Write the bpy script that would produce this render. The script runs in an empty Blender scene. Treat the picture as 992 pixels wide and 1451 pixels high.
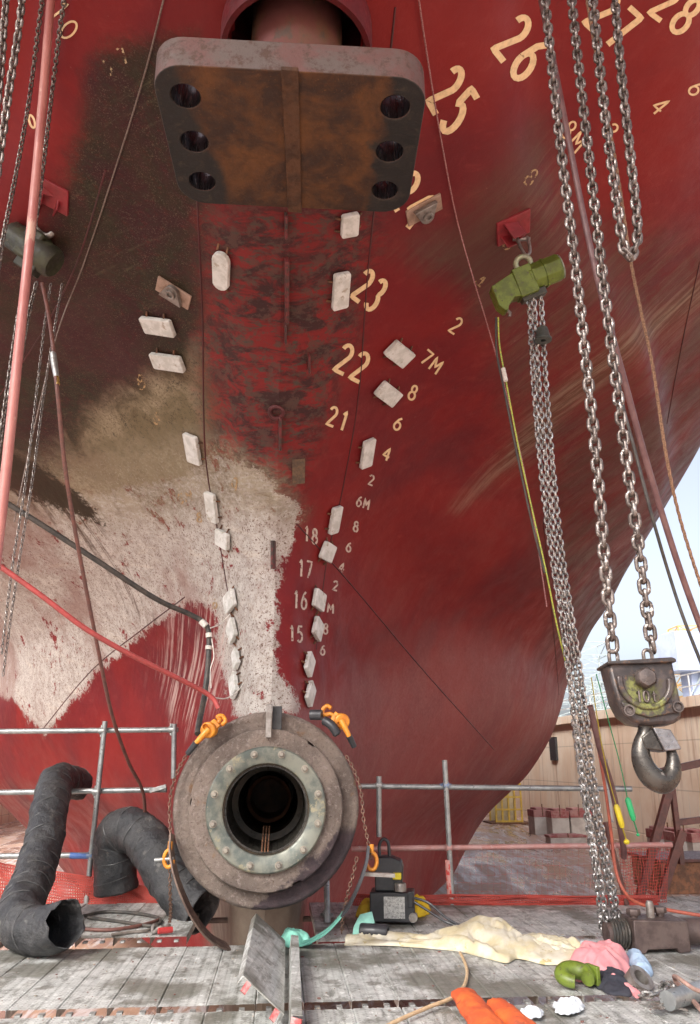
import bpy, bmesh, math, random
import numpy as np
from mathutils import Vector, Matrix
from mathutils.bvhtree import BVHTree
from math import radians as R, sin, cos, pi, sqrt, atan2
random.seed(7)
sc = bpy.context.scene
# ------------------------------------------------------------------ camera
F, CX, CY = 1090.0, 496.0, 725.5
PITCH = R(18.0); CAMH = 1.25
cd = bpy.data.cameras.new('camera'); cam = bpy.data.objects.new('camera', cd)
sc.collection.objects.link(cam); sc.camera = cam
cd.sensor_fit = 'VERTICAL'; cd.sensor_height = 36.0; cd.lens = F/1451.0*36.0
cd.clip_start = 0.05; cd.clip_end = 2000
cam.location = (0, 0, CAMH); cam.rotation_euler = (R(90)+PITCH, 0, 0)
# ------------------------------------------------------------------ world, sun, exposure
SUN_EL, SUN_AZ = 45.0, 212.0       # azimuth clockwise from +Y (the sun is behind the camera)
w = bpy.data.worlds.new('World'); sc.world = w; w.use_nodes = True
nt = w.node_tree; bg = nt.nodes['Background']
sky = nt.nodes.new('ShaderNodeTexSky'); sky.sky_type = 'NISHITA'; sky.sun_disc = False
sky.sun_elevation = R(SUN_EL); sky.sun_rotation = R(SUN_AZ)
sky.air_density = 0.7; sky.dust_density = 6.0; sky.ozone_density = 1.0
hs = nt.nodes.new('ShaderNodeHueSaturation'); hs.inputs['Saturation'].default_value = 0.5
nt.links.new(sky.outputs[0], hs.inputs['Color']); nt.links.new(hs.outputs[0], bg.inputs['Color'])
bg.inputs['Strength'].default_value = 0.13
sd = bpy.data.lights.new('sun', 'SUN'); sd.energy = 2.0; sd.angle = R(22); sd.color = (1.0, .97, .92)
sun = bpy.data.objects.new('sun', sd); sc.collection.objects.link(sun)
az, el = R(SUN_AZ), R(SUN_EL)
sdir = Vector((sin(az)*cos(el), cos(az)*cos(el), sin(el)))
sun.rotation_euler = sdir.to_track_quat('Z', 'Y').to_euler(); sun.location = (0, -20, 20)
sc.view_settings.view_transform = 'Standard'; sc.view_settings.look = 'None'
sc.view_settings.exposure = 1.6; sc.view_settings.gamma = 1
# ------------------------------------------------------------------ photo camera -> world
CAM = Vector((0, 0, CAMH))
FW = Vector((0, cos(PITCH), sin(PITCH))); UP = Vector((0, -sin(PITCH), cos(PITCH)))
def ray(px, py):
    return FW + Vector(((px-CX)/F, 0, 0)) - UP*((py-CY)/F)
def W(px, py, D):                    # point on the sight line at distance D along world Y
    r = ray(px, py); return CAM + r*(D/r.y)
def G(px, py, z=0.0):                # point on the sight line at height z
    r = ray(px, py); return CAM + r*((z-CAMH)/r.z)
YAW = R(5.0); B0 = Vector((-0.61, 6.0))
UX = Vector((-sin(YAW), cos(YAW))); RX = Vector((cos(YAW), sin(YAW)))
def S(s, t, z):                      # ship frame (starboard, forward, world z)
    return Vector((B0.x+RX.x*s+UX.x*t, B0.y+RX.y*s+UX.y*t, z))
def toship(p):
    d = Vector((p.x-B0.x, p.y-B0.y)); return d.dot(RX), d.dot(UX)
BZ = CAMH-0.32                       # shaft centre height
# ------------------------------------------------------------------ material helpers
def node_mat(name):
    m = bpy.data.materials.new(name); m.use_nodes = True
    n = m.node_tree; b = n.nodes['Principled BSDF']; return m, n, b
def N(n, t, **kw):
    x = n.nodes.new(t)
    for k, v in kw.items():
        if k in x.inputs.keys() if isinstance(k, str) else False: x.inputs[k].default_value = v
        else: setattr(x, k, v)
    return x
def coords(n, scale=(1, 1, 1), space='Object', rot=(0, 0, 0)):
    if space == 'World':
        g = n.nodes.new('ShaderNodeNewGeometry'); out = g.outputs['Position']
    else:
        g = n.nodes.new('ShaderNodeTexCoord'); out = g.outputs['Object']
    mp = n.nodes.new('ShaderNodeMapping'); mp.inputs['Scale'].default_value = scale; mp.inputs['Rotation'].default_value = rot
    n.links.new(out, mp.inputs['Vector']); return mp.outputs['Vector']
def noise(n, vec, scale=5, detail=6, rough=.6, dist=0.0):
    x = n.nodes.new('ShaderNodeTexNoise'); x.inputs['Scale'].default_value = scale
    x.inputs['Detail'].default_value = detail; x.inputs['Roughness'].default_value = rough
    x.inputs['Distortion'].default_value = dist
    n.links.new(vec, x.inputs['Vector']); return x.outputs['Fac']
def rng(n, v, a, b, c=0.0, d=1.0):
    x = n.nodes.new('ShaderNodeMapRange'); x.interpolation_type = 'SMOOTHSTEP'
    x.inputs['From Min'].default_value = a; x.inputs['From Max'].default_value = b
    x.inputs['To Min'].default_value = c; x.inputs['To Max'].default_value = d
    n.links.new(v, x.inputs['Value']); return x.outputs['Result']
def mth(n, op, a, b=None):
    x = n.nodes.new('ShaderNodeMath'); x.operation = op
    for i, v in enumerate((a, b)):
        if v is None: continue
        if isinstance(v, (int, float)): x.inputs[i].default_value = v
        else: n.links.new(v, x.inputs[i])
    return x.outputs[0]
def mixc(n, f, a, b):
    x = n.nodes.new('ShaderNodeMix'); x.data_type = 'RGBA'
    if isinstance(f, (int, float)): x.inputs[0].default_value = f
    else: n.links.new(f, x.inputs[0])
    for i, v in ((6, a), (7, b)):
        if isinstance(v, tuple): x.inputs[i].default_value = (*v, 1)
        else: n.links.new(v, x.inputs[i])
    return x.outputs[2]
def attr(n, name):
    a = n.nodes.new('ShaderNodeAttribute'); a.attribute_name = name; return a.outputs['Fac']
def bump(n, b, h, strength=.3, dist=.01):
    x = n.nodes.new('ShaderNodeBump'); x.inputs['Strength'].default_value = strength; x.inputs['Distance'].default_value = dist
    n.links.new(h, x.inputs['Height']); n.links.new(x.outputs[0], b.inputs['Normal'])
def pmat(name, c1, c2=None, scale=6, rough=.6, metal=0.0, bmp=.3, bd=.005, c3=None, s3=20, t3=.6, space='Object', stretch=(1, 1, 1), lo=.4, hi=.6, alpha=None):
    m, n, b = node_mat(name)
    v = coords(n, stretch, space)
    f1 = noise(n, v, scale, 8, .65)
    col = mixc(n, rng(n, f1, lo, hi), c1, c2 or tuple(x*.7 for x in c1))
    if c3:
        f3 = noise(n, v, s3, 6, .7)
        col = mixc(n, rng(n, f3, t3, t3+.06), col, c3)
    n.links.new(col, b.inputs['Base Color'])
    fr = noise(n, v, scale*3, 4)
    n.links.new(rng(n, fr, .3, .7, max(.05, rough-.12), min(1, rough+.12)), b.inputs['Roughness'])
    b.inputs['Metallic'].default_value = metal
    if bmp: bump(n, b, noise(n, v, scale*6, 6, .7), bmp, bd)
    if alpha is not None: b.inputs['Alpha'].default_value = alpha
    return m
# ------------------------------------------------------------------ mesh builder
class MB:
    def __init__(s): s.v = []; s.f = []
    def add(s, vs, fs):
        o = len(s.v); s.v += [Vector(p) for p in vs]; s.f += [tuple(i+o for i in f) for f in fs]; return s
    def frame_box(s, c, ax, ay, az):         # half-vectors
        c = Vector(c); ax, ay, az = Vector(ax), Vector(ay), Vector(az)
        vs = [c+ax*i+ay*j+az*k for k in (-1, 1) for j in (-1, 1) for i in (-1, 1)]
        return s.add(vs, [(0, 2, 3, 1), (4, 5, 7, 6), (0, 1, 5, 4), (2, 6, 7, 3), (0, 4, 6, 2), (1, 3, 7, 5)])
    def box(s, c, size, rz=0):
        x, y, z = size; a = Vector((cos(rz), sin(rz), 0)); b = Vector((-sin(rz), cos(rz), 0))
        return s.frame_box(c, a*x/2, b*y/2, Vector((0, 0, z/2)))
    def bar(s, p0, p1, w, h, up=(0, 0, 1)):
        p0, p1 = Vector(p0), Vector(p1); d = p1-p0; L = d.length; d.normalize()
        side = d.cross(Vector(up))
        if side.length < 1e-4: side = d.cross(Vector((1, 0, 0)))
        side.normalize(); u = side.cross(d).normalized()
        return s.frame_box((p0+p1)/2, d*L/2, side*w/2, u*h/2)
    def tube(s, pts, r, n=10, closed=False, cap=True):
        pts = [Vector(p) for p in pts]; m = len(pts)
        rr = r if isinstance(r, (list, tuple)) else [r]*m
        tans = []
        for i in range(m):
            if closed: t = pts[(i+1) % m]-pts[i-1]
            else: t = pts[min(i+1, m-1)]-pts[max(i-1, 0)]
            tans.append(t.normalized() if t.length > 1e-9 else Vector((0, 0, 1)))
        a = tans[0].orthogonal().normalized(); vs = []
        for i in range(m):
            a = (a-tans[i]*a.dot(tans[i]))
            if a.length < 1e-6: a = tans[i].orthogonal()
            a.normalize(); b = tans[i].cross(a)
            for k in range(n):
                q = 2*pi*k/n; vs.append(pts[i]+(a*cos(q)+b*sin(q))*rr[i])
        fs = []
        for i in range(m if closed else m-1):
            j = (i+1) % m
            for k in range(n):
                l = (k+1) % n; fs.append((i*n+k, i*n+l, j*n+l, j*n+k))
        if cap and not closed:
            fs.append(tuple(reversed(range(n)))); fs.append(tuple((m-1)*n+k for k in range(n)))
        return s.add(vs, fs)
    def cyl(s, p0, p1, r, n=16, r2=None): return s.tube([p0, p1], [r, r if r2 is None else r2], n)
    def lathe(s, prof, o, ax, n=48, wob=None):  # prof: (radius, along axis)
        o = Vector(o); ax = Vector(ax).normalized(); a = ax.orthogonal().normalized()
        if abs(ax.z) < .9: a = (Vector((0, 0, 1))-ax*ax.z).normalized()
        b = ax.cross(a); vs = []
        for (r, h) in prof:
            for k in range(n):
                q = 2*pi*k/n; rk = r*(wob(q, h) if wob else 1)
                vs.append(o+ax*h+(a*cos(q)+b*sin(q))*rk)
        fs = []
        for i in range(len(prof)-1):
            for k in range(n):
                l = (k+1) % n; fs.append((i*n+k, i*n+l, (i+1)*n+l, (i+1)*n+k))
        return s.add(vs, fs)
    def prism(s, outline, o, ax, ay, az):      # outline 2D on ax,ay; extruded along az
        o, ax, ay, az = Vector(o), Vector(ax), Vector(ay), Vector(az); k = len(outline)
        vs = [o+ax*x+ay*y for x, y in outline]+[o+ax*x+ay*y+az for x, y in outline]
        fs = [tuple(range(k)), tuple(reversed(range(k, 2*k)))]
        fs += [(i, i+k, (i+1) % k+k, (i+1) % k) for i in range(k)]
        return s.add(vs, fs)
    def sphere(s, c, r, n=12, sc_=(1, 1, 1)):
        c = Vector(c); vs = []; fs = []; m = n//2+1
        for i in range(m):
            th = pi*i/(m-1)
            for k in range(n):
                q = 2*pi*k/n
                vs.append(c+Vector((sin(th)*cos(q)*r*sc_[0], sin(th)*sin(q)*r*sc_[1], cos(th)*r*sc_[2])))
        for i in range(m-1):
            for k in range(n):
                l = (k+1) % n; fs.append((i*n+k, (i+1)*n+k, (i+1)*n+l, i*n+l))
        return s.add(vs, fs)
    def build(s, name, mat, parent=None, bevel=0, smooth=40, solid=0, subsurf=0):
        base = wloc(parent) if parent else Vector((0, 0, 0))
        me = bpy.data.meshes.new(name)
        me.from_pydata([tuple(v-base) for v in s.v], [], s.f); me.update()
        bm = bmesh.new(); bm.from_mesh(me); bmesh.ops.remove_doubles(bm, verts=bm.verts, dist=1e-6)
        bmesh.ops.recalc_face_normals(bm, faces=bm.faces); bm.to_mesh(me); bm.free()
        if mat: me.materials.append(mat)
        if smooth:
            me.polygons.foreach_set('use_smooth', [True]*len(me.polygons)); me.set_sharp_from_angle(angle=R(smooth))
        o = bpy.data.objects.new(name, me); sc.collection.objects.link(o)
        if parent: o.parent = parent
        if solid:
            md = o.modifiers.new('solid', 'SOLIDIFY'); md.thickness = solid; md.offset = 0
        if bevel:
            md = o.modifiers.new('bevel', 'BEVEL'); md.width = bevel; md.segments = 2; md.limit_method = 'ANGLE'
        if subsurf:
            md = o.modifiers.new('sub', 'SUBSURF'); md.levels = subsurf; md.render_levels = subsurf
        return o
def wloc(o):
    v = Vector(o.location)
    while o.parent: o = o.parent; v += Vector(o.location)
    return v
def tag(o, label=None, cat=None, group=None, kind=None):
    if label: o['label'] = label
    if cat: o['category'] = cat
    if group: o['group'] = group
    if kind: o['kind'] = kind
    return o
def thing(name, label, cat, loc, group=None):
    o = bpy.data.objects.new(name, None); sc.collection.objects.link(o); o.location = Vector(loc)
    o.empty_display_size = .1
    return tag(o, label, cat, group)
def smoothpath(P, k=8):
    P = [Vector(p) for p in P]; out = []
    for i in range(len(P)-1):
        a, b, c, d = P[max(i-1, 0)], P[i], P[i+1], P[min(i+2, len(P)-1)]
        for j in range(k):
            t = j/k
            out.append(.5*((2*b)+(c-a)*t+(2*a-5*b+4*c-d)*t*t+(3*b-a-3*c+d)*t**3))
    out.append(P[-1]); return out
def WP(lst, k=6):                    # list of (px,py,D) -> smooth world path
    return smoothpath([W(*q) for q in lst], k)
def resample(P, step):
    out = [P[0].copy()]; acc = 0
    for i in range(len(P)-1):
        d = P[i+1]-P[i]; L = d.length; pos = step-acc
        while pos <= L: out.append(P[i]+d*(pos/L)); pos += step
        acc = L-(pos-step)
    return out
def link_pts(L, Wd, k=5):            # stadium centre line, half length L, half width Wd
    pts = []
    for i in range(k+1): q = -pi/2+pi*i/k; pts.append((L-Wd+cos(q)*Wd, sin(q)*Wd))
    for i in range(k+1): q = pi/2+pi*i/k; pts.append((-(L-Wd)+cos(q)*Wd, sin(q)*Wd))
    return pts
def chain_mb(path, pitch, wire, halfw=None, k=5, n=6, twist=0.0, mb=None, jit=.06):
    mb = mb or MB(); pts = resample(path, pitch); halfw = halfw or wire*1.35
    L = pitch/2+wire*.9; sp = link_pts(L, halfw, k)
    ref = Vector((1, 0, 0)); ph = random.random()*.3+twist
    for i in range(len(pts)-1):
        c = (pts[i]+pts[i+1])/2; d = (pts[i+1]-pts[i]).normalized()
        a = ref-d*ref.dot(d)
        if a.length < .1: a = Vector((0, 0, 1))-d*d.z
        a.normalize(); b = d.cross(a); q = ph+(pi/2 if i % 2 else 0)+random.uniform(-jit, jit)*2
        s_ = a*cos(q)+b*sin(q)
        mb.tube([c+d*x+s_*y for x, y in sp], wire, n, closed=True)
    return mb
def hn(x, y=0.0, z=0.0):             # cheap smooth noise for modelling
    return (sin(x*1.7+y*2.3+z*1.1)+sin(x*3.1-y*1.3+z*2.7+1.3)*.6+sin(-x*2.2+y*4.1+z*3.3+4.2)*.4+sin(x*6.7+y*5.9-z*4.9+.7)*.25)/2.25
# ================================================================== SETTING
FZ = -2.75; WZ = 4.05; DW = 18.5
# dock floor: wet, muddy
m, n, b = node_mat('dock_mud')
v = coords(n, (1, 1, 1), 'World'); v2 = coords(n, (1, .22, 1), 'World', (0, 0, R(35)))
f1 = noise(n, v2, .55, 10, .62, 1.4); f2 = noise(n, v, 2.2, 8, .7); f3 = noise(n, v2, 1.5, 9, .7, 2.0)
c = mixc(n, rng(n, f1, .38, .62), (.24, .14, .11), (.44, .28, .19))
c = mixc(n, rng(n, f2, .5, .66), c, (.32, .19, .16))
c = mixc(n, rng(n, f3, .5, .6), c, (.52, .47, .46))
n.links.new(c, b.inputs['Base Color'])
n.links.new(rng(n, f1, .4, .6, .12, .6), b.inputs['Roughness'])
bump(n, b, f3, .5, .04); M_MUD = m
def sheet(name, x0, x1, t0, t1, z, mat):
    mb = MB(); mb.add([S(x0, t0, z), S(x1, t0, z), S(x1, t1, z), S(x0, t1, z)], [(0, 1, 2, 3)])
    o = mb.build(name, mat, smooth=0); return tag(o, kind='structure')
sheet('dock_floor', -DW-1, DW+1, -140, 260, FZ, M_MUD)
M_QUAY = pmat('quay_concrete', (.36, .34, .31), (.26, .25, .23), .5, .85, space='World', bmp=.2)
sheet('quay_ground', DW+1.2, 700, -700, 900, WZ-.01, M_QUAY)
sheet('quay_ground', -700, -DW-1.2, -700, 900, WZ-.01, M_QUAY)
sheet('quay_ground', -DW-1.2, DW+1.2, 261, 900, WZ-.02, M_QUAY)
sheet('harbour_water', -DW-1.2, DW+1.2, -700, -141, FZ-.3, pmat('harbour_water_surface', (.04, .07, .07), (.06, .09, .09), 2, .1, space='World'))
# dock walls: stained concrete
m, n, b = node_mat('dock_wall_concrete')
v = coords(n, (1, 1, 1), 'World'); vs = coords(n, (1.6, 1.6, .12), 'World')
f1 = noise(n, v, .35, 8, .6); f2 = noise(n, vs, 1.2, 8, .65); f3 = noise(n, vs, 3.5, 6, .6)
c = mixc(n, rng(n, f1, .4, .62), (.72, .60, .48), (.66, .50, .37))
c = mixc(n, rng(n, f2, .52, .68), c, (.46, .31, .22))
c = mixc(n, rng(n, f3, .58, .7), c, (.62, .57, .50))
br = n.nodes.new('ShaderNodeTexBrick'); br.inputs['Scale'].default_value = 1; br.inputs['Brick Width'].default_value = 5; br.inputs['Row Height'].default_value = 2.2
br.inputs['Mortar Size'].default_value = .03; br.offset = 0
sx = n.nodes.new('ShaderNodeSeparateXYZ'); cb = n.nodes.new('ShaderNodeCombineXYZ'); n.links.new(v, sx.inputs[0])
n.links.new(sx.outputs[1], cb.inputs[0]); n.links.new(sx.outputs[2], cb.inputs[1]); n.links.new(cb.outputs[0], br.inputs['Vector'])
c = mixc(n, mth(n, 'MULTIPLY', br.outputs['Fac'], .35), c, (.16, .12, .09))
n.links.new(c, b.inputs['Base Color']); b.inputs['Roughness'].default_value = .85
bump(n, b, f2, .4, .03); M_DW = m
for sgn, lab in ((1, 'stained ochre concrete dry dock wall on the right side'), (-1, 'stained concrete dry dock wall hidden behind the left hull side')):
    mb = MB()
    prof = [(DW, FZ-.2), (DW, FZ+.5), (DW+.05, FZ+.5), (DW+.15, WZ-.45), (DW-.12, WZ-.45), (DW-.12, WZ+.02), (DW+1.4, WZ+.02), (DW+1.4, FZ-.2)]
    T = [-140+i*5 for i in range(81)]
    vs_ = [S(sgn*a, t, z) for t in T for a, z in prof]; k = len(prof)
    fs_ = [(i*k+j, i*k+(j+1) % k, (i+1)*k+(j+1) % k, (i+1)*k+j) for i in range(80) for j in range(k)]
    mb.add(vs_, fs_); tag(mb.build('dock_wall', M_DW, smooth=0), lab, 'wall')
mb = MB(); mb.box(S(0, 260.6, (FZ+WZ)/2), (2*DW+2, 1, WZ-FZ+.2), YAW); tag(mb.build('dock_wall', M_DW, smooth=0), 'far end wall of the dry dock beyond the hull', 'wall')

# ================================================================== HULL
ZK = [-2.6, -1.46, -.2, 1.0, 2.0, 3.03, 3.64, 4.2, 4.6, 5.16, 6.5, 9.0, 11.5]  # unseen hull top kept low so the sun clears it to the dock wall
TAU = [0, .1, .3, .7, 1.5, 3, 6, 10, 15, 22, 35, 60, 150]
BT = [
 [0, .15, .22, .25, .3, .5, 1.7, 3.3, 5.0, 6.4, 10, 11, 12],
 [0, .2, .28, .32, .42, .7, 1.8, 3.7, 5.7, 8.0, 11.5, 14, 15],
 [0, .22, .32, .42, .65, 1.2, 2.9, 5.0, 7.1, 8.9, 13, 15, 15.5],
 [0, .16, .27, .42, .75, 1.5, 3.8, 5.9, 7.9, 9.8, 13.8, 15.5, 16],
 [0, .22, .36, .6, 1.05, 2.0, 4.2, 6.2, 8.3, 10.3, 14.5, 15.8, 16.2],
 [0, .3, .48, .75, 1.3, 2.5, 4.8, 6.6, 8.5, 10.7, 14.8, 16, 16.4],
 [0, .28, .45, .72, 1.25, 2.5, 4.9, 6.7, 8.5, 10.7, 15.0, 16.2, 16.4],
 [0, .3, .45, .65, 1.0, 2.0, 4.5, 6.5, 8.1, 10.3, 15.0, 16.3, 16.4],
 [0, .35, .5, .7, 1.0, 1.55, 3.8, 6.2, 7.9, 10.1, 15.0, 16.3, 16.4],
 [0, .5, .8, 1.1, 1.4, 2.0, 3.6, 6.1, 7.8, 9.8, 14.4, 16.3, 16.4],
 [0, 1, 1.6, 2.2, 3, 4, 5.6, 6.8, 8.1, 10.3, 14.2, 16.3, 16.4],
 [0, 3, 4, 5, 6, 7.0, 8.5, 9.6, 10.6, 11.8, 15.3, 16.4, 16.4],
 [0, 8, 10, 11, 12, 13, 14, 14.6, 15, 15.5, 16.4, 16.4, 16.4]]
Z0 = [-2.6, -1, -.32, .4, 1.2, 1.8, 2.2, 2.63, 3.03, 3.33, 3.64, 3.95, 4.2, 4.6, 5.16, 6.5, 9, 11.5]
T0 = [1.2, 1.0, .9, .95, 1.1, 1.15, 1.0, .6, .05, -.5, -1.35, -2.6, -3.8, -5.4, -7.2, -9, -10, -10.5]
def pchip(x, y, xi):
    x = np.array(x, float); y = np.array(y, float); h = np.diff(x); d = np.diff(y)/h; m_ = np.zeros(len(x))
    m_[0] = d[0]; m_[-1] = d[-1]
    for i in range(1, len(x)-1):
        if d[i-1]*d[i] > 0:
            w1 = 2*h[i]+h[i-1]; w2 = h[i]+2*h[i-1]; m_[i] = (w1+w2)/(w1/d[i-1]+w2/d[i])
    xi = np.clip(xi, x[0], x[-1]); k = np.clip(np.searchsorted(x, xi)-1, 0, len(h)-1)
    t = (xi-x[k])/h[k]; hh = h[k]
    return ((1+2*t)*(1-t)**2)*y[k]+t*(1-t)**2*hh*m_[k]+t*t*(3-2*t)*y[k+1]+t*t*(t-1)*hh*m_[k+1]
ta = np.concatenate([np.linspace(0, 1, 26)**2*.35, np.linspace(.35, 4, 55)[1:], np.linspace(4, 16, 130)[1:], np.linspace(16, 45, 50)[1:], np.linspace(45, 150, 14)[1:]])
zs = np.concatenate([np.linspace(-2.6, 2.2, 90), np.linspace(2.2, 5.4, 150)[1:], np.linspace(5.4, 8, 40)[1:], np.linspace(8, 11.5, 16)[1:]])
CAPB = [5.9, 7.3, 8.75, 10.1, 10.9, 11.1, 11.3, 11.6, 11.8, 12.0, 12.3, 12.5, 12.6]   # half breadth caps; unseen forward hull narrowed to let light onto the dock wall
for row, cb_ in zip(BT, CAPB):
    for q in range(len(row)):
        if row[q] > cb_*.72: row[q] = cb_*(1-.28*math.exp(-(row[q]/cb_-.72)/.28))
BTa = np.array([pchip(TAU, row, ta) for row in BT])
# round nose near the centre line
B2 = np.array([pchip(ZK, BTa[:, j], zs) for j in range(len(ta))]).T
t0z = pchip(Z0, T0, zs)
# swelling round the shaft boss
for i, z in enumerate(zs):
    dz = (z+.32)
    sw = math.exp(-(dz/.62)**4)
    prof_t = ta+t0z[i]
    r_ = np.sqrt(np.clip(.60**2-dz*dz*.8, 0, None))*np.exp(-np.clip(prof_t-.9, 0, None)/2.2)
    B2[i] = np.maximum(B2[i], 0)+sw*np.maximum(r_-B2[i], 0)*np.clip(ta/.12, 0, 1)
nt_, nz_ = len(ta), len(zs)
hv = []; hf = []
STK = (0.075, -2.62)                   # rudder stock axis in the ship frame
cols = list(range(nt_-1, 0, -1))+list(range(nt_))
for i in range(nz_):
    for q, j in enumerate(cols):
        sg = -1 if q < nt_-1 else 1
        full = 1+(.16*math.exp(-((zs[i]+1.2)/1.6)**2)*min(1, ta[j]/8) if sg < 0 else 0)
        hv.append(S(sg*B2[i, j]*full, t0z[i]+ta[j], zs[i]+CAMH))
nc = len(cols)
def inhole(p):
    s_, t_ = toship(p); return (s_-STK[0])**2+(t_-STK[1])**2 < .385**2
def inbore(p):
    s_, t_ = toship(p); return s_*s_+(p.z-BZ)**2 < .52**2 and t_ < 2.5
for i in range(nz_-1):
    for q in range(nc-1):
        f = (i*nc+q, i*nc+q+1, (i+1)*nc+q+1, (i+1)*nc+q)
        if zs[i] < 4.6 and zs[i] > 3.5 and all(inhole(hv[a]) for a in f): continue
        if abs(zs[i]+.32) < .6 and all(inbore(hv[a]) for a in f): continue
        hf.append(f)
# flat bottom and bulwark deck
hf.append(tuple(range(nc))); hf.append(tuple((nz_-1)*nc+q for q in range(nc)))
ship = thing('ship', 'red and fouled ship stern towering over the whole dry dock', 'ship', S(0, 1.0, FZ+1.4))
hm = MB(); hm.v = hv; hm.f = hf
HB = BVHTree.FromPolygons([tuple(v) for v in hv], hf[:-2])
def hull_hit(px, py, off=0.0):
    r = ray(px, py).normalized(); h = HB.ray_cast(CAM, r)
    if h[0] is None: return W(px, py, 9), Vector((0, -1, 0))
    nn = h[1]
    if nn.dot(r) > 0: nn = -nn
    return h[0]+nn*off, nn
# ---- paint, fouling and painted-light boundaries, stored per vertex as signed distances (in dm on the photo's scale)
def project(p):
    d = p-CAM; w_ = d.dot(FW)
    if w_ < .3: return None
    return CX+F*d.x/w_, CY-F*d.dot(UP)/w_
def sdf(poly, P):
    P = np.asarray(P); d = np.full(len(P), 1e9); inside = np.zeros(len(P), bool); k = len(poly)
    for i in range(k):
        a = np.array(poly[i], float); b_ = np.array(poly[(i+1) % k], float); e = b_-a; w_ = P-a
        t = np.clip((w_@e)/(e@e), 0, 1); d = np.minimum(d, np.hypot(*(w_-t[:, None]*e).T))
        c1 = (a[1] <= P[:, 1]) != (b_[1] <= P[:, 1])
        with np.errstate(divide='ignore', invalid='ignore'):
            xx = a[0]+(P[:, 1]-a[1])*(b_[0]-a[0])/(b_[1]-a[1])
        inside ^= c1 & (P[:, 0] < xx)
    return np.where(inside, d, -d)
PX = np.array([project(p) or (-900, -900) for p in hv])
MASKS = dict(
 foul=[(-60, 690), (60, 700), (150, 705), (250, 690), (300, 655), (360, 670), (415, 720), (412, 760), (388, 800), (385, 900), (392, 960), (425, 1005), (340, 1008), (322, 960), (312, 880), (298, 850), (262, 846), (200, 893), (130, 950), (62, 1034), (30, 990), (-60, 950)],
 olive=[(140, 60), (290, 40), (300, 300), (292, 640), (200, 660), (110, 690), (-60, 720), (-60, 330), (60, 330), (95, 240)],
 tan=[(70, 700), (130, 590), (210, 545), (285, 500), (330, 600), (400, 690), (300, 720), (150, 730)],
 dirty=[(560, 360), (640, 310), (700, 250), (765, 175), (830, 300), (992, 340), (1100, 350), (1100, 900), (803, 1010), (797, 920), (770, 770), (728, 600), (700, 490), (640, 420)],
 band=[(1100, 350), (1100, 420), (992, 430), (900, 500), (800, 580), (740, 650), (690, 690), (650, 720), (730, 620), (800, 545), (900, 465), (992, 395)],
 centre=[(285, 290), (540, 290), (520, 400), (500, 500), (460, 600), (420, 720), (330, 700), (290, 640)],
 brush=[(250, 860), (300, 850), (318, 900), (320, 1000), (255, 1040), (225, 960)],
 corner=[(-60, 610), (10, 640), (60, 662), (112, 700), (150, 745), (120, 735), (60, 712), (0, 690), (-60, 680)],
 streakd=[(-60, 620), (30, 660), (110, 700), (165, 790), (225, 895), (200, 885), (130, 780), (90, 735), (20, 700), (-60, 690)],
 tan2=[(-60, 640), (60, 650), (150, 640), (250, 615), (330, 630), (405, 680), (415, 735), (300, 712), (200, 742), (100, 735), (-60, 735)],
 ridge=[(806, 955), (812, 985), (700, 1130), (620, 1290), (604, 1290), (684, 1120), (770, 1000)],
 skeg=[(295, 1270), (430, 1270), (430, 1460), (295, 1460)],
 right_low=[(803, 1010), (700, 1100), (560, 1300), (400, 1300), (420, 1000), (640, 900), (740, 930)])
o = hm.build('hull', None, ship, smooth=50)
# remove_doubles may reorder: re-map by position
me = o.data; base = wloc(ship)
PX2 = np.array([project(v.co+base) or (-900, -900) for v in me.vertices])
for k_, poly in MASKS.items():
    a = me.attributes.new(k_, 'FLOAT', 'POINT'); a.data.foreach_set('value', (sdf(poly, PX2)/100).astype(np.float32))
# ---- hull paint
m, n, b = node_mat('hull_paint'); M_HULL = m
v = coords(n); vst = coords(n, (2.2, 2.2, .5)); vdg = coords(n, (1, 2.5, 3.0), 'Object', (R(20), R(35), 0))
nL = noise(n, v, .5, 8, .6, .4); nM = noise(n, v, 2.2, 10, .68, .5); nS = noise(n, v, 9, 10, .72); nF = noise(n, v, 38, 8, .75)
nD = noise(n, vdg, 2.5, 10, .7, .6); nV = noise(n, vst, 4, 8, .7)
nDf = noise(n, vdg, 9, 10, .72, .3)
def dirnoise(p0, p1, sa, sb, det=9, ro=.72, dist=.2):
    a_, n0 = hull_hit(*p0); b_, _ = hull_hit(*p1); d_ = (b_-a_).normalized(); e_ = n0.cross(d_).normalized()
    tcn = n.nodes.new('ShaderNodeTexCoord'); out = []
    for vec in (d_*sa, e_*sb, n0.normalized()*min(sa, sb)):
        q_ = n.nodes.new('ShaderNodeVectorMath'); q_.operation = 'DOT_PRODUCT'; q_.inputs[1].default_value = vec
        n.links.new(tcn.outputs['Object'], q_.inputs[0]); out.append(q_.outputs['Value'])
    cb2 = n.nodes.new('ShaderNodeCombineXYZ')
    for i_, o_ in enumerate(out): n.links.new(o_, cb2.inputs[i_])
    return noise(n, cb2.outputs[0], 1.0, det, ro, dist)
nRun = dirnoise((120, 705), (215, 890), .35, 9.0, 6)
nBr = dirnoise((285, 850), (262, 1000), .8, 16.0, 5)
nStk = dirnoise((720, 690), (900, 560), .5, 6.0, 10, .75)
nStf = dirnoise((720, 690), (900, 560), 1.5, 16.0, 8, .75)
nLst = dirnoise((40, 500), (230, 420), 1.0, 9.0, 10, .75)
def mask(name, amp=.5, soft=.05, nz=None, sh=0.0):
    k = mth(n, 'ADD', attr(n, name), mth(n, 'MULTIPLY', mth(n, 'SUBTRACT', nz if nz is not None else nM, .5), amp*2))
    return rng(n, k, -soft+sh, soft+sh)
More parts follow.
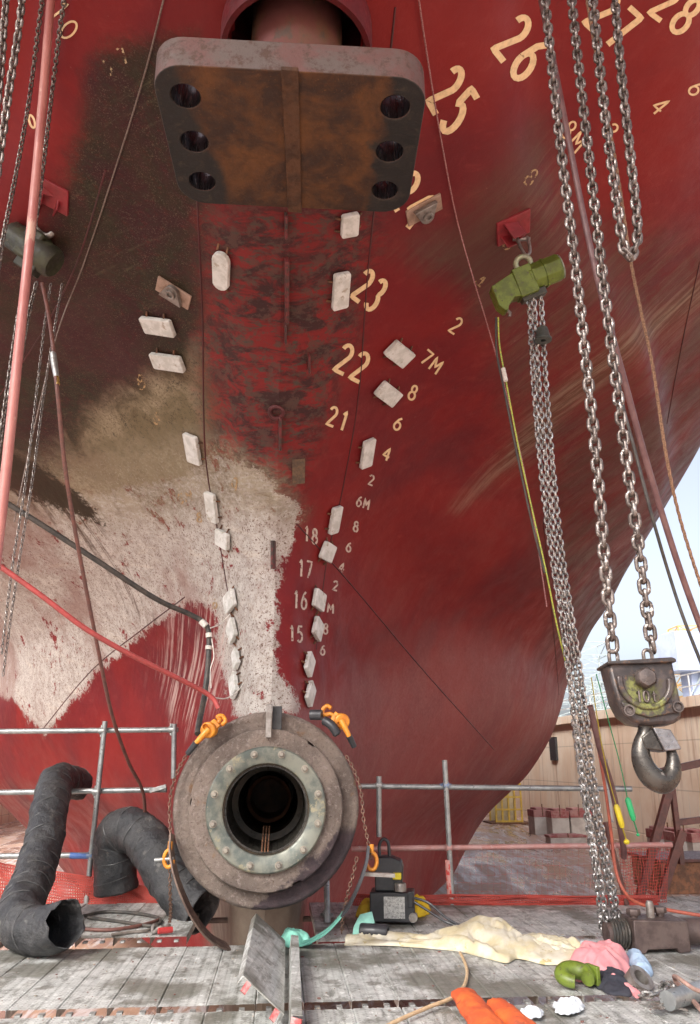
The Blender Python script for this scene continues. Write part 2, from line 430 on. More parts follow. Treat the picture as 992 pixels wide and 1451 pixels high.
RED = mixc(n, rng(n, nL, .35, .65), (.215, .016, .015), (.140, .011, .015))
RED = mixc(n, rng(n, nD, .52, .75, 0, .45), RED, (.27, .045, .04))
RED = mixc(n, rng(n, nS, .62, .72, 0, .35), RED, (.075, .012, .014))
col = RED
# darker dirty steel on the right
dirt = mixc(n, rng(n, nStk, .42, .60), (.085, .020, .022), (.085, .058, .040))
dirt = mixc(n, rng(n, nStf, .50, .62, 0, .6), dirt, (.14, .10, .075))
dirt = mixc(n, rng(n, nL, .5, .62, 0, .6), dirt, (.10, .075, .05))
dirt = mixc(n, rng(n, nM, .52, .66, 0, .6), dirt, (.13, .022, .024))
col = mixc(n, mth(n, 'MULTIPLY', mask('dirty', .5, .40, nM), rng(n, nL, .3, .6, .35, .75)), col, dirt)
bandc = mixc(n, rng(n, nStf, .42, .60), (.10, .065, .035), (.30, .25, .18))
col = mixc(n, mth(n, 'MULTIPLY', mask('band', .25, .22, nStk), .6), col, bandc)
# olive slime on the left
ol = mixc(n, rng(n, nM, .4, .62), (.022, .019, .010), (.042, .014, .016))
ol = mixc(n, rng(n, nLst, .55, .70, 0, .7), ol, (.10, .085, .052))
ol = mixc(n, rng(n, nS, .56, .7, 0, .8), ol, (.075, .062, .034))
ol = mixc(n, rng(n, nL, .55, .66, 0, .8), ol, (.036, .018, .022))
col = mixc(n, mth(n, 'MULTIPLY', mask('olive', .5, .25, nM), rng(n, nDf, .3, .5, .75, 1)), col, ol)
tn = mixc(n, rng(n, nM, .4, .65), (.16, .125, .07), (.33, .27, .18))
tn = mixc(n, rng(n, nF, .5, .62, 0, .8), tn, (.09, .07, .04))
col = mixc(n, mask('tan', .5, .35, nM), col, tn)
# scraped centre
ce = mixc(n, rng(n, nD, .42, .58), (.05, .022, .022), (.20, .022, .022))
ce = mixc(n, rng(n, nS, .50, .58, 0, .8), ce, (.10, .055, .045))
ce = mixc(n, rng(n, nDf, .52, .62), ce, (.075, .055, .045))
ce = mixc(n, rng(n, nF, .66, .72), ce, (.3, .26, .2))
col = mixc(n, mask('centre', .5, .3, nM), col, ce)
nG = noise(n, v, 85, 6, .8)
col = mixc(n, mth(n, 'MULTIPLY', mask('olive', .4, .3, nM), rng(n, nG, .55, .60, 0, .8)), col, (.15, .12, .08))
col = mixc(n, mth(n, 'MULTIPLY', mask('olive', .4, .3, nM), rng(n, mth(n, 'MULTIPLY', nG, nS), .30, .34, 0, .7)), col, (.012, .010, .008))
# pale dried fouling
fo = mixc(n, rng(n, nS, .4, .62), (.53, .50, .46), (.38, .335, .30))
fo = mixc(n, rng(n, nLst, .52, .66, 0, .6), fo, (.60, .54, .46))
fo = mixc(n, rng(n, nF, .55, .59), fo, (.13, .075, .055))
fo = mixc(n, rng(n, nG, .56, .60, 0, .85), fo, (.17, .12, .09))
fo = mixc(n, rng(n, nStf, .60, .66, 0, .6), fo, (.62, .58, .53))
fo = mixc(n, rng(n, nL, .52, .66, 0, .55), fo, (.34, .22, .18))
fo = mixc(n, rng(n, mth(n, 'ADD', mth(n, 'MULTIPLY', nS, .5), mth(n, 'MULTIPLY', nM, .5)), .575, .59), fo, (.19, .022, .022))
col = mixc(n, mask('foul', .55, .02, mth(n, 'ADD', mth(n, 'MULTIPLY', nF, .35), mth(n, 'ADD', mth(n, 'MULTIPLY', nS, .4), mth(n, 'MULTIPLY', nM, .35))), -.02), col, fo)
t2 = mixc(n, rng(n, nM, .4, .6), (.30, .25, .17), (.17, .13, .08))
t2 = mixc(n, rng(n, nF, .5, .62, 0, .7), t2, (.42, .36, .28))
col = mixc(n, mth(n, 'MULTIPLY', mask('tan2', .5, .35, nM), rng(n, nDf, .35, .6, .25, .9)), col, t2)
# brush marks where the fouling was scraped off
bm_ = mth(n, 'MULTIPLY', mask('brush', .4, .2, nM), rng(n, nBr, .5, .60, 0, .85))
col = mixc(n, bm_, col, (.5, .36, .32))
col = mixc(n, mth(n, 'MULTIPLY', mask('streakd', .35, .12, nM), rng(n, nRun, .50, .56, 0, .92)), col, (.060, .028, .016))
col = mixc(n, mask('corner', .35, .04, mth(n, 'ADD', mth(n, 'MULTIPLY', nS, .5), mth(n, 'MULTIPLY', nDf, .5))), col, (.035, .024, .014))
col = mixc(n, mth(n, 'MULTIPLY', mask('ridge', .25, .12, nM), rng(n, nDf, .4, .6, .1, .6)), col, (.38, .19, .17))  # light edge of the hull crease painted as a pale pink band
sc_ = noise(n, coords(n, (7, 7, .9), 'Object', (0, R(38), 0)), 1.6, 10, .8)
col = mixc(n, rng(n, sc_, .64, .72, 0, .45), col, (.42, .26, .24))
col = mixc(n, rng(n, nL, .46, .68, 0, .35), col, (.10, .022, .024))
# brighter light low on the right, painted as paler pink in the colour
col = mixc(n, mth(n, 'MULTIPLY', mask('right_low', .6, .5, nL), rng(n, nDf, .3, .8, .35, .7)), col, (.33, .125, .115))
col = mixc(n, mask('skeg', .2, .1, nM), col, mixc(n, nS, (.16, .14, .11), (.07, .05, .04)))
col = mixc(n, rng(n, nF, .68, .76, 0, .5), col, (.34, .2, .18))
n.links.new(col, b.inputs['Base Color'])
n.links.new(rng(n, nM, .3, .7, .42, .68), b.inputs['Roughness'])
b.inputs['Specular IOR Level'].default_value = .22
hsum = mth(n, 'ADD', mth(n, 'MULTIPLY', nF, .35), mth(n, 'ADD', nS, mth(n, 'MULTIPLY', nL, 6)))
bump(n, b, hsum, .35, .012)
me.materials.append(M_HULL)

# ---- numbers painted on the hull
def arc(cx, cy, rx, ry, a0, a1, k=12):
    return [(cx+rx*cos(R(a0+(a1-a0)*i/k)), cy+ry*sin(R(a0+(a1-a0)*i/k))) for i in range(k+1)]
GL = {'0': [arc(.5, .5, .36, .48, 0, 360, 20)],
 '1': [[(.3, .78), (.55, 1.0), (.55, 0)]],
 '2': [arc(.48, .74, .34, .25, 165, -35, 12)+[(.12, .02), (.88, .02)]],
 '3': [arc(.45, .75, .32, .24, 150, -80, 12)+arc(.45, .27, .36, .27, 80, -150, 12)],
 '4': [[(.68, 0), (.68, 1), (.08, .32), (.92, .32)]],
 '5': [[(.85, 1), (.28, 1), (.2, .56)]+arc(.45, .32, .38, .32, 110, -140, 12)],
 '6': [[(.72, .98), (.42, .8)]+arc(.48, .3, .36, .3, 160, -200, 18)],
 '7': [[(.1, .98), (.88, .98), (.4, 0)]],
 '8': [arc(.5, .76, .28, .23, 270, -90, 16)+arc(.5, .27, .36, .27, 90, 450, 18)],
 '9': [arc(.5, .7, .34, .29, 0, 360, 18)+[(.8, .5), (.5, 0)]],
 'M': [[(.08, 0), (.12, 1), (.5, .35), (.88, 1), (.92, 0)]],
 't': [[(.4, .95), (.4, .12), (.55, 0), (.72, .06)], [(.12, .66), (.7, .66)]]}
def ribbon(pts, wd):
    pts = [Vector((x, y)) for x, y in pts]; dn = []
    for i in range(len(pts)-1):
        k = max(1, int((pts[i+1]-pts[i]).length/3.0))
        for j in range(k): dn.append(pts[i].lerp(pts[i+1], j/k))
    dn.append(pts[-1]); L = []; Rr = []
    for i in range(len(dn)):
        t = (dn[min(i+1, len(dn)-1)]-dn[max(i-1, 0)]); t = t.normalized() if t.length > 1e-6 else Vector((1, 0))
        q = Vector((-t.y, t.x))*wd/2; L.append(dn[i]+q); Rr.append(dn[i]-q)
    return L, Rr
def paint_mat(name, c, wear):
    m, n, b = node_mat(name); v = coords(n)
    n.links.new(mixc(n, rng(n, noise(n, v, 30, 6), .4, .7), c, tuple(x*.8 for x in c)), b.inputs['Base Color'])
    b.inputs['Roughness'].default_value = .6
    n.links.new(rng(n, noise(n, v, 22, 8, .75), wear-.03, wear+.03), b.inputs['Alpha']); return m
M_NUM = paint_mat('number_paint', (.82, .60, .34), .28)
M_NUMF = paint_mat('faded_number_paint', (.42, .28, .14), .50)
M_NUMW = paint_mat('pale_number_paint', (.62, .50, .42), .43)
def number(txt, cx, cy, rx, ry, ux, uy, mat=None, wd=None, adv=1.25):
    rv, uv = Vector((rx, ry)), Vector((ux, uy)); mb = MB(); k = len(txt)
    wd = wd or uv.length*.14
    for i, ch in enumerate(txt):
        o_ = Vector((cx, cy))+rv*((i-(k-1)/2)*adv)
        for st in GL[ch]:
            L, Q = ribbon([tuple(o_+rv*(x-.5)+uv*(y-.5)) for x, y in st], wd)
            vs_ = [hull_hit(p.x, p.y, .004)[0] for p in L]+[hull_hit(p.x, p.y, .004)[0] for p in Q]; h = len(L)
            mb.add(vs_, [(a, a+1, h+a+1, h+a) for a in range(h-1)])
    return mb.build('draft_number', mat or M_NUM, ship)
for a in [('28', 958, 12, 22, 16, 34, -44), ('27', 868, 28, 22, 20, 38, -48), ('26', 738, 68, 19, 24, 42, -52), ('25', 641, 142, 14, 25, 42, -54),
          ('24', 583, 283, 14, 22, 34, -44), ('23', 524, 411, 15, 11, 24, -40), ('22', 499, 514, 18, 9, 17, -38), ('21', 479, 593, 13, 5, 8, -26)]:
    number(*a)
for a in [('8', 962, 14, 20, 12, 24, -28), ('6', 986, 125, 13, 10, 16, -16), ('4', 935, 150, 12, 10, 22, -18), ('8M', 812, 192, 10, 14, 18, -20), ('2', 866, 185, 10, 10, 16, -16),
          ('2', 646, 461, 11, 7, 14, -20), ('7M', 611, 512, 11, 9, 12, -17), ('8', 585, 556, 11, 6, 8, -19), ('6', 564, 600, 11, 5, 7, -17), ('4', 548, 643, 10, 5, 6, -17)][1:]:
    number(*a, None, 3.0)
for a in [('8', 752, 251, 12, 9, 15, -20), ('6', 720, 345, 10, 8, 10, -14), ('4', 679, 400, 11, 8, 14, -20)]:
    number(*a, M_NUMF, 2.8)
for a in [('2', 526, 680, 8, 3, 3, -14), ('6M', 514, 712, 8, 3, 3, -14), ('8', 504, 746, 8, 3, 2, -14), ('6', 494, 775, 8, 3, 2, -13), ('4', 484, 804, 8, 3, 2, -13), ('2', 475, 830, 8, 2, 2, -13),
          ('M', 468, 862, 9, 2, 1, -13), ('8', 461, 891, 8, 2, 1, -14), ('6', 457, 921, 8, 2, 1, -14)]:
    number(*a, M_NUMW, 2.4)
for a in [('18', 440, 758, 9, 3, 1, -21), ('17', 432, 806, 9, 2, 1, -24), ('16', 425, 850, 9, 1, 1, -25), ('15', 419, 898, 9, 1, 0, -22)]:
    number(*a, M_NUMW, 2.8)
for a in [('8', 200, 541, 12, -4, -4, -20), ('6', 222, 592, 10, -3, -3, -17), ('8', 283, 733, 9, -2, -1, -14), ('5M', 262, 705, 9, -3, -2, -14), ('9', 333, 688, 10, -2, 0, -22), ('6', 305, 855, 8, 0, 0, -14)]:
    number(*a, M_NUMF, 2.6)
M_FRAG = paint_mat('flaked_number_paint', (.55, .42, .25), .55)
number('27', 165, 86, 14, -12, -14, -20, M_FRAG, 3)
for a in [ ('0', 46, 172, 9, -5, -6, -18), ('10', 92, 28, 10, 22, 22, -18)]:
    number(*a, M_NUM, 3.2)
# ---- weld seams: thin raised beads following the hull
M_SEAM = pmat('seam_paint', (.09, .016, .018), (.06, .02, .02), 3, .55)
def seam(pts, r=.008):
    P = [hull_hit(p.x, p.y, 0)[0] for p in smoothpath([Vector((*q, 0)) for q in pts], 14)]
    mb = MB(); mb.tube(P, r, 5); mb.build('weld_seam', M_SEAM, ship)
for q in [[(272, 60), (280, 290), (287, 450), (291, 640), (310, 760), (330, 880)], [(560, 10), (535, 250), (520, 400), (508, 560), (486, 690), (462, 800), (448, 920)],
          [(420, 742), (478, 806), (520, 855), (600, 950), (700, 1062)], [(992, 370), (970, 470), (945, 600)], [(770, 740), (785, 900), (792, 985)],
          [(0, 560), (60, 470), (110, 370), (150, 240)], [(60, 1034), (130, 950), (200, 893), (262, 846)]]:
    seam(q)
# ---- frames on the hull surface
def hframe(px, py, ux=0, uy=-1, w_=10):
    c, nn = hull_hit(px, py); l = sqrt(ux*ux+uy*uy); ux, uy = ux/l, uy/l
    u_ = hull_hit(px+ux*w_, py+uy*w_)[0]-hull_hit(px-ux*w_, py-uy*w_)[0]
    nn = sum((hull_hit(px+a, py+b_)[1] for a, b_ in ((0, 0), (8, 0), (-8, 0), (0, 8), (0, -8))), Vector())/5
    nn.normalize(); u_ = (u_-nn*u_.dot(nn)).normalized(); x_ = nn.cross(u_).normalized()
    if x_.x < 0: x_ = -x_
    return c, x_, u_, nn
def pxlen(px, py, dx, dy):
    a = hull_hit(px-dx/2, py-dy/2)[0]; b_ = hull_hit(px+dx/2, py+dy/2)[0]; return (a-b_).length
M_ZINC = pmat('zinc_anode', (.70, .70, .67), (.55, .55, .51), 11, .7, 0, .5, .006, (.42, .38, .31), 13, .58)
M_STEEL = pmat('worn_steel', (.30, .28, .26), (.20, .17, .15), 12, .45, .6, .3)
M_RUST = pmat('rusty_steel', (.20, .09, .045), (.10, .05, .03), 14, .75, .1, .5)
def anode(px, py, w_, h_, ang=0, oval=False):
    a = R(ang); ux, uy = sin(a), -cos(a)                    # photo direction of the long axis
    c, X, U, Nn = hframe(px, py, ux, uy)
    def fit(V, px_):
        A_, B_ = project(c+V*.02), project(c-V*.02); return px_*.04/max(1e-3, sqrt((A_[0]-B_[0])**2+(A_[1]-B_[1])**2))
    dep = (c-CAM).dot(FW)/F
    L = .9*min(fit(U, h_), h_*dep*1.9); Wd = .88*min(fit(X, w_), w_*dep*2.4)
    mb = MB(); th = .045
    if oval:
        out = [(cos(R(q))*Wd/2, sin(R(q))*Wd/2+(L/2-Wd/2)*(1 if sin(R(q)) >= 0 else -1)) for q in range(0, 360, 20)]
    else:
        e = .012; out = [(-Wd/2+e, -L/2), (Wd/2-e, -L/2), (Wd/2, -L/2+e), (Wd/2, L/2-e), (Wd/2-e, L/2), (-Wd/2+e, L/2), (-Wd/2, L/2-e), (-Wd/2, -L/2+e)]
        out = [(x*(1+random.uniform(-.03, .03)), y*(1+random.uniform(-.02, .02))) for x, y in out]
    mb.prism(out, c+Nn*.02, X, U, Nn*th)
    o = mb.build('anode', M_ZINC, ship, bevel=.006)
    for dx in (-.28, .28):
        for e_ in (-1, 1):
            mb = MB()
            if L > Wd*1.3 and not oval: mb.bar(c+X*(e_*Wd*.5)+U*(dx*L)+Nn*.03, c+X*(e_*(Wd*.5+.035))+U*(dx*L)+Nn*.004, .014, .012, Nn)
            else: mb.bar(c+U*(e_*L*.5)+X*(dx*Wd)+Nn*.03, c+U*(e_*(L*.5+.04))+X*(dx*Wd)+Nn*.004, .014, .012, Nn)
            mb.build('strap', M_RUST, o, smooth=0)
for a in [(493, 314, 28, 35, 4), (480, 408, 26, 55, 4), (563, 498, 31, 36, -52), (547, 555, 28, 34, -52), (517, 640, 19, 43, 9), (471, 735, 15, 42, 10), (460, 781, 19, 28, 20),
          (447, 850, 19, 28, 10), (445, 891, 19, 28, 12), (433, 942, 20, 27, 14), (434, 984, 19, 28, 14),
          (227, 459, 28, 48, 98), (241, 510, 26, 48, 98), (277, 634, 22, 45, -10), (304, 717, 17, 45, -7), (320, 763, 22, 25, 0), (331, 852, 21, 27, -10), (334, 894, 20, 28, -12), (340, 934, 15, 24, -10), (337, 972, 20, 28, -8)]:
    anode(*a)
anode(317, 380, 28, 57, 0, True)
M_RED = pmat('red_painted_steel', (.27, .022, .03), (.19, .02, .024), 6, .5)
# ---- lifting lugs welded to doubler plates
M_PLATE = pmat('scorched_plate', (.26, .17, .12), (.38, .26, .2), 12, .6)
for (px, py, ang) in ((600, 296, 62), (247, 414, 122)):
    a = R(ang); c, X, U, Nn = hframe(px, py, sin(a), -cos(a))
    L = pxlen(px, py, sin(a)*50, -cos(a)*50); mb = MB(); mb.frame_box(c+Nn*.012, U*L*.55, X*L*.28, Nn*.01)
    o = mb.build('lug_plate', M_PLATE, ship, bevel=.004)
    hole = [(cos(R(q))*.16*L, sin(R(q))*.16*L) for q in range(0, 360, 30)]
    mb = MB(); q0 = c+Nn*.03
    outl = [(-.36, -.2), (.36, -.2)]+[(.22*cos(R(q)), .12+.24*sin(R(q))) for q in range(10, 171, 20)]
    mb.prism([(x*L, y*L) for x, y in outl], q0, U, X, Nn*.035); mb.lathe([(.15*L, 0), (.15*L, .02), (.08*L, .02), (.08*L, -.01), (0.001, -.01)], q0+Nn*.036+X*.10*L, Nn, 20)
    mb.build('lifting_lug', M_STEEL, ship, bevel=.004)
# ---- small brackets along the stern post
for (px, y0, y1, wd) in ((405, 300, 332, .03), (406, 364, 452, .045), (404, 455, 482, .02), (437, 500, 524, .022), (396, 588, 634, .028), (389, 766, 806, .035)):
    A = hull_hit(px, y0)[0]; Bq = hull_hit(px, y1)[0]; nn = hull_hit(px, (y0+y1)/2)[1]
    mb = MB(); d = (Bq-A); mb.frame_box((A+Bq)/2+nn*.03, d/2, d.cross(nn).normalized()*wd*.35, nn*.04)
    mb.build('bracket', pmat('bracket_paint', (.16, .03, .03), (.05, .035, .03), 12, .6) if px == 405 else bpy.data.materials['bracket_paint'], ship, bevel=.006)
c, X, U, Nn = hframe(392, 582); mb = MB(); mb.tube([c+Nn*.03+X*.06*cos(q*pi/8)+U*.06*sin(q*pi/8) for q in range(16)], .018, 8, closed=True); mb.build('ring_eye', M_SEAM, ship)
c, X, U, Nn = hframe(423, 668); mb = MB(); mb.frame_box(c, X*.06, U*.13, Nn*.008); mb.build('worn_patch', pmat('patch_dark', (.10, .07, .05), (.16, .1, .06), 20, .8), ship)
# ---- rudder trunk
mb = MB(); zt = CAMH+3.84
mb.lathe([(.435, .9), (.435, .05), (.43, 0), (.40, 0), (.39, .04), (.39, 1.6)], S(*STK, zt), (0, 0, 1), 56)
mb.build('rudder_trunk', pmat('trunk_paint', (.13, .012, .016), (.09, .012, .014), 6, .5), ship)
mb = MB(); mb.lathe([(.28, .30), (.385, .30), (.385, .42), (.28, .42)], S(*STK, zt+.25), (0, 0, 1), 48); mb.build('trunk_seal', pmat('trunk_dark', (.05, .015, .015), (.03, .02, .02), 8, .6), ship)
mb = MB(); mb.lathe([(.388, 0), (.001, 0)], S(*STK, zt+1.55), (0, 0, 1), 32); mb.build('trunk_top', bpy.data.materials['trunk_dark'], ship)

# ================================================================== RUDDER STOCK AND PALM
rs = thing('rudder_stock', 'rusty rudder stock with wide bolted palm flange hanging under the stern', 'rudder stock', S(*STK, CAMH+3.2))
def flange_mesh():
    X0 = Vector((cos(R(2.5)), sin(R(2.5)), 0)); Y0 = Vector((-sin(R(2.5)), cos(R(2.5)), 0)); hw, hd, rc = .68, .485, .16
    c0 = S(STK[0]-.008, STK[1]-.03, CAMH+3.18)
    Z0_ = Vector((-.015, 0, 1)).normalized()
    X0 = (X0+Vector((0, 0, .022))*-1).normalized()
    out = []
    for cx_, cy_, a0 in ((hw-rc, hd-rc, 0), (-hw+rc, hd-rc, 90), (-hw+rc, -hd+rc, 180), (hw-rc, -hd+rc, 270)):
        for i in range(9): q = R(a0+i*90/8); out.append((cx_+rc*cos(q), cy_+rc*sin(q)))
    mb = MB(); mb.prism(out, c0, X0, Y0, Z0_*.185); return mb, c0, X0, Y0, Z0_
fm, c0, X0, Y0, Z0_ = flange_mesh()
m, n, b = node_mat('palm_rust'); v = coords(n)
nM = noise(n, v, 3.5, 10, .66, .3); nS = noise(n, v, 16, 10, .75); nF = noise(n, v, 70, 6, .7)
c = mixc(n, rng(n, nM, .38, .64), (.032, .014, .007), (.125, .048, .011))
c = mixc(n, rng(n, nS, .52, .66, 0, .7), c, (.075, .03, .01))
c = mixc(n, rng(n, nF, .6, .7, 0, .6), c, (.22, .10, .03))
# black preservative grease along the two bolted edges and paint scale on the rim
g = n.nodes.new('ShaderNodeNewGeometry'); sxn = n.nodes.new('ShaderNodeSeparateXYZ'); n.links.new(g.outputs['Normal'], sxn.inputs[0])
tc = n.nodes.new('ShaderNodeTexCoord'); sxo = n.nodes.new('ShaderNodeSeparateXYZ'); n.links.new(tc.outputs['Object'], sxo.inputs[0])
ex = mth(n, 'ADD', mth(n, 'ABSOLUTE', mth(n, 'SUBTRACT', sxo.outputs[0], .0)), mth(n, 'MULTIPLY', mth(n, 'SUBTRACT', nM, .5), .35))
ex = mth(n, 'SUBTRACT', ex, mth(n, 'MULTIPLY', sxo.outputs[1], -.12))
c = mixc(n, rng(n, ex, .43, .49), c, mixc(n, rng(n, nS, .5, .7), (.012, .011, .010), (.05, .04, .03)))
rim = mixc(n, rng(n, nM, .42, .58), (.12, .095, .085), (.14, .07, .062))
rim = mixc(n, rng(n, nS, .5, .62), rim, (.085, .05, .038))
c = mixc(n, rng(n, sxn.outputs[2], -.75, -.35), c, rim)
n.links.new(c, b.inputs['Base Color']); n.links.new(rng(n, nS, .3, .7, .5, .75), b.inputs['Roughness'])
bump(n, b, mth(n, 'ADD', nS, mth(n, 'MULTIPLY', nF, .4)), .45, .012); M_PALM = m
fl = fm.build('palm_flange', M_PALM, rs)
bpy.context.view_layer.update()
cut = MB(); HOLES = [(-.53, -.30, .075), (-.53, -.0, .075), (-.53, .30, .075), (.53, -.30, .075), (.53, 0, .075), (.53, .30, .075)]
for hx, hy, hr in HOLES: cut.cyl(c0+X0*hx+Y0*hy-Z0_*.1, c0+X0*hx+Y0*hy+Z0_*.3, hr, 28)
cut.frame_box(c0+X0*.0+Y0*0-Z0_*.0, X0*.035, Y0*.7, Z0_*.001) if False else None
co = cut.build('cutter', None)
md = fl.modifiers.new('b', 'BOOLEAN'); md.object = co; md.operation = 'DIFFERENCE'; md.solver = 'EXACT'
dg = bpy.context.evaluated_depsgraph_get(); nm = bpy.data.meshes.new_from_object(fl.evaluated_get(dg))
fl.modifiers.clear(); fl.data = nm; bpy.data.objects.remove(co, do_unlink=True)
if len(nm.materials) == 0: nm.materials.append(M_PALM)
nm.polygons.foreach_set('use_smooth', [True]*len(nm.polygons)); nm.set_sharp_from_angle(angle=R(40))
md = fl.modifiers.new('bevel', 'BEVEL'); md.width = .012; md.segments = 3; md.limit_method = 'ANGLE'; md.angle_limit = R(50)
M_BORE = pmat('machined_bore', (.10, .10, .115), (.06, .06, .07), 8, .3, .85, .15, .002, (.6, .58, .56), 30, .62, stretch=(3, 3, .3))
for hx, hy, hr in HOLES:
    mb = MB(); p = c0+X0*hx+Y0*hy
    mb.lathe([(hr*.985, .004), (hr*.97, .012), (hr*.97, .18)], p, Z0_, 32); mb.build('bolt_hole', M_BORE, rs)
mb = MB(); mb.frame_box(c0-Z0_*.004, X0*.042, Y0*.505, Z0_*.012); mb.build('key_strip', pmat('key_rust', (.10, .045, .02), (.055, .025, .012), 10, .7, .1, .6, .01), rs, bevel=.005)
m = pmat('stock_scale', (.20, .075, .07), (.17, .10, .055), 3, .6, .1, .5, .008, (.12, .085, .07), 6, .56, stretch=(1, 1, .6))
mb = MB(); mb.lathe([(.42, .15), (.34, .19), (.285, .28), (.265, .4), (.26, 1.9)], S(STK[0], STK[1]+.02, CAMH+3.2), (0, 0, 1), 48); mb.build('stock', m, rs)

# ================================================================== STERN TUBE BOSS
AX = Vector((UX.x, UX.y, 0))          # into the ship
bs = thing('stern_tube_boss', 'round rusty stern tube boss with open bolted bearing bore', 'stern tube', S(0, 0, BZ))
O = S(0, 0, BZ)
m, n, b = node_mat('cast_rust'); v = coords(n)
nM = noise(n, v, 3, 8, .6); nS = noise(n, v, 18, 10, .72); nF = noise(n, v, 60, 8, .75)
c = mixc(n, rng(n, nM, .4, .62), (.26, .205, .17), (.16, .125, .105))
c = mixc(n, rng(n, nS, .55, .68, 0, .8), c, (.28, .215, .19))
c = mixc(n, rng(n, nF, .56, .64), c, (.10, .06, .045))
c = mixc(n, rng(n, noise(n, v, 26, 10, .8), .54, .60, 0, .8), c, (.34, .28, .25))
c = mixc(n, rng(n, noise(n, v, 5, 6, .6), .60, .70, 0, .7), c, (.24, .12, .05))
# darker patch low on the right of the casting
tc = n.nodes.new('ShaderNodeTexCoord'); sx = n.nodes.new('ShaderNodeSeparateXYZ'); n.links.new(tc.outputs['Object'], sx.inputs[0])
st = mth(n, 'SUBTRACT', mth(n, 'MULTIPLY', sx.outputs[0], .85), mth(n, 'MULTIPLY', sx.outputs[2], 1.0))
st = mth(n, 'ADD', st, mth(n, 'MULTIPLY', mth(n, 'SUBTRACT', nM, .5), .55))
c = mixc(n, mth(n, 'MULTIPLY', rng(n, st, .60, .64), rng(n, sx.outputs[2], -.1, -.2)), c, mixc(n, rng(n, nS, .4, .7), (.05, .035, .04), (.085, .055, .06)))
n.links.new(c, b.inputs['Base Color']); b.inputs['Roughness'].default_value = .8
bump(n, b, mth(n, 'ADD', nS, mth(n, 'MULTIPLY', nF, .7)), 1.0, .035); M_CAST = m
wob = lambda q, h: 1+.006*hn(q*3, h*2)+.0035*hn(q*23, h*40)+.0025*hn(q*61, h*90, 2)
pf = [(.60, 1.4), (.64, .5), (.66, .3), (.67, .2), (.678, .14), (.683, .09), (.680, .065), (.672, .045)]+[(.66-.0095*i, .034+.004*hn(i*3.1)) for i in range(12)]
mb = MB(); mb.lathe(pf, O, AX, 260, wob); mb.build('outer_collar', M_CAST, bs)
mb = MB(); mb.lathe([(.56, .05), (.558, .0), (.556, -.035), (.549, -.048)]+[(.54-.0115*i, -.052+.003*hn(i*2.3, 1)) for i in range(11)], O, AX, 260, lambda q, h: (1+.004*hn(q*5, 3)+.003*hn(q*31, h*60))*(1-.028*(1 if abs((q*180/pi) % 120-35) < 3.0 else 0))); mb.build('inner_collar', M_CAST, bs)
M_BRZ = pmat('greenish_bronze', (.19, .195, .16), (.085, .10, .09), 5, .42, .35, .3, .004, (.25, .225, .15), 8, .57)
mb = MB(); mb.lathe([(.43, -.03), (.43, -.085), (.42, -.095), (.325, -.095), (.312, -.085), (.312, .0)], O, AX, 96); mb.build('bearing_flange', M_BRZ, bs)
mb = MB(); mb.lathe([(.312, -.06), (.300, -.05), (.300, .9), (.25, .92), (.25, 3.2)], O, AX, 72)
mb.build('bore_liner', pmat('bore_dark', (.035, .03, .022), (.06, .045, .03), 6, .35, .3), bs)
Aup = Vector((0, 0, 1)); Bs = Vector((RX.x, RX.y, 0))
for k in range(40):                    # bearing staves round the mouth of the bore
    q = 2*pi*(k+.5)/40; d = Aup*cos(q)+Bs*sin(q); tdir = -Aup*sin(q)+Bs*cos(q)
    mb = MB(); mb.frame_box(O+d*.296+AX*.33, d*.008, tdir*.0215, AX*.36); mb.build('bearing_stave', pmat('stave', (.04, .037, .03), (.025, .022, .018), 10, .4) if k == 0 else bpy.data.materials['stave'], bs)
mb = MB(); mb.lathe([(.17, 1.5), (.20, 1.45), (.205, 1.5), (.205, 3.0), (.001, 3.0)], O, AX, 48); mb.build('inner_seal', pmat('seal_brown', (.16, .07, .035), (.1, .05, .03), 6, .5), bs)
mb = MB(); mb.lathe([(.26, 3.1), (.001, 3.1)], O, AX, 32); mb.build('bore_end', bpy.data.materials['bore_dark'], bs)
for k in range(12):
    q = 2*pi*(k+.5)/12; d = Aup*cos(q)+Bs*sin(q); p = O+d*.385
    mb = MB(); mb.cyl(p-AX*.093, p-AX*.100, .027, 18); mb.tube([p-AX*.1, p-AX*.124, p-AX*.13], [.019, .019, .013], 6)
    mb.build('bolt', pmat('bolt_bronze', (.30, .27, .22), (.22, .2, .17), 15, .5, .3) if k == 0 else bpy.data.materials['bolt_bronze'], bs)
p = O+Aup*.60-Bs*.0
mb = MB(); mb.frame_box(p-AX*.075+Aup*.01, Bs*.022, Aup*.12, AX*.03); mb.build('guard_bracket', M_STEEL, bs, bevel=.004)
mb = MB(); mb.frame_box(p+Bs*.06-AX*.0+Aup*.035, Bs*.035, Aup*.085, AX*.04); mb.build('rubber_pad', pmat('black_rubber', (.03, .03, .032), (.045, .045, .045), 10, .6), bs, bevel=.004)
# small pipe stubs in the bore mouth
mb = MB()
for dx in (-.022, .0, .022): mb.tube([O+Bs*dx-Aup*.16+AX*.5, O+Bs*dx-Aup*.25+AX*.12, O+Bs*dx-Aup*.285-AX*.05], .006, 8)
mb.build('oil_pipe', M_RUST, bs)
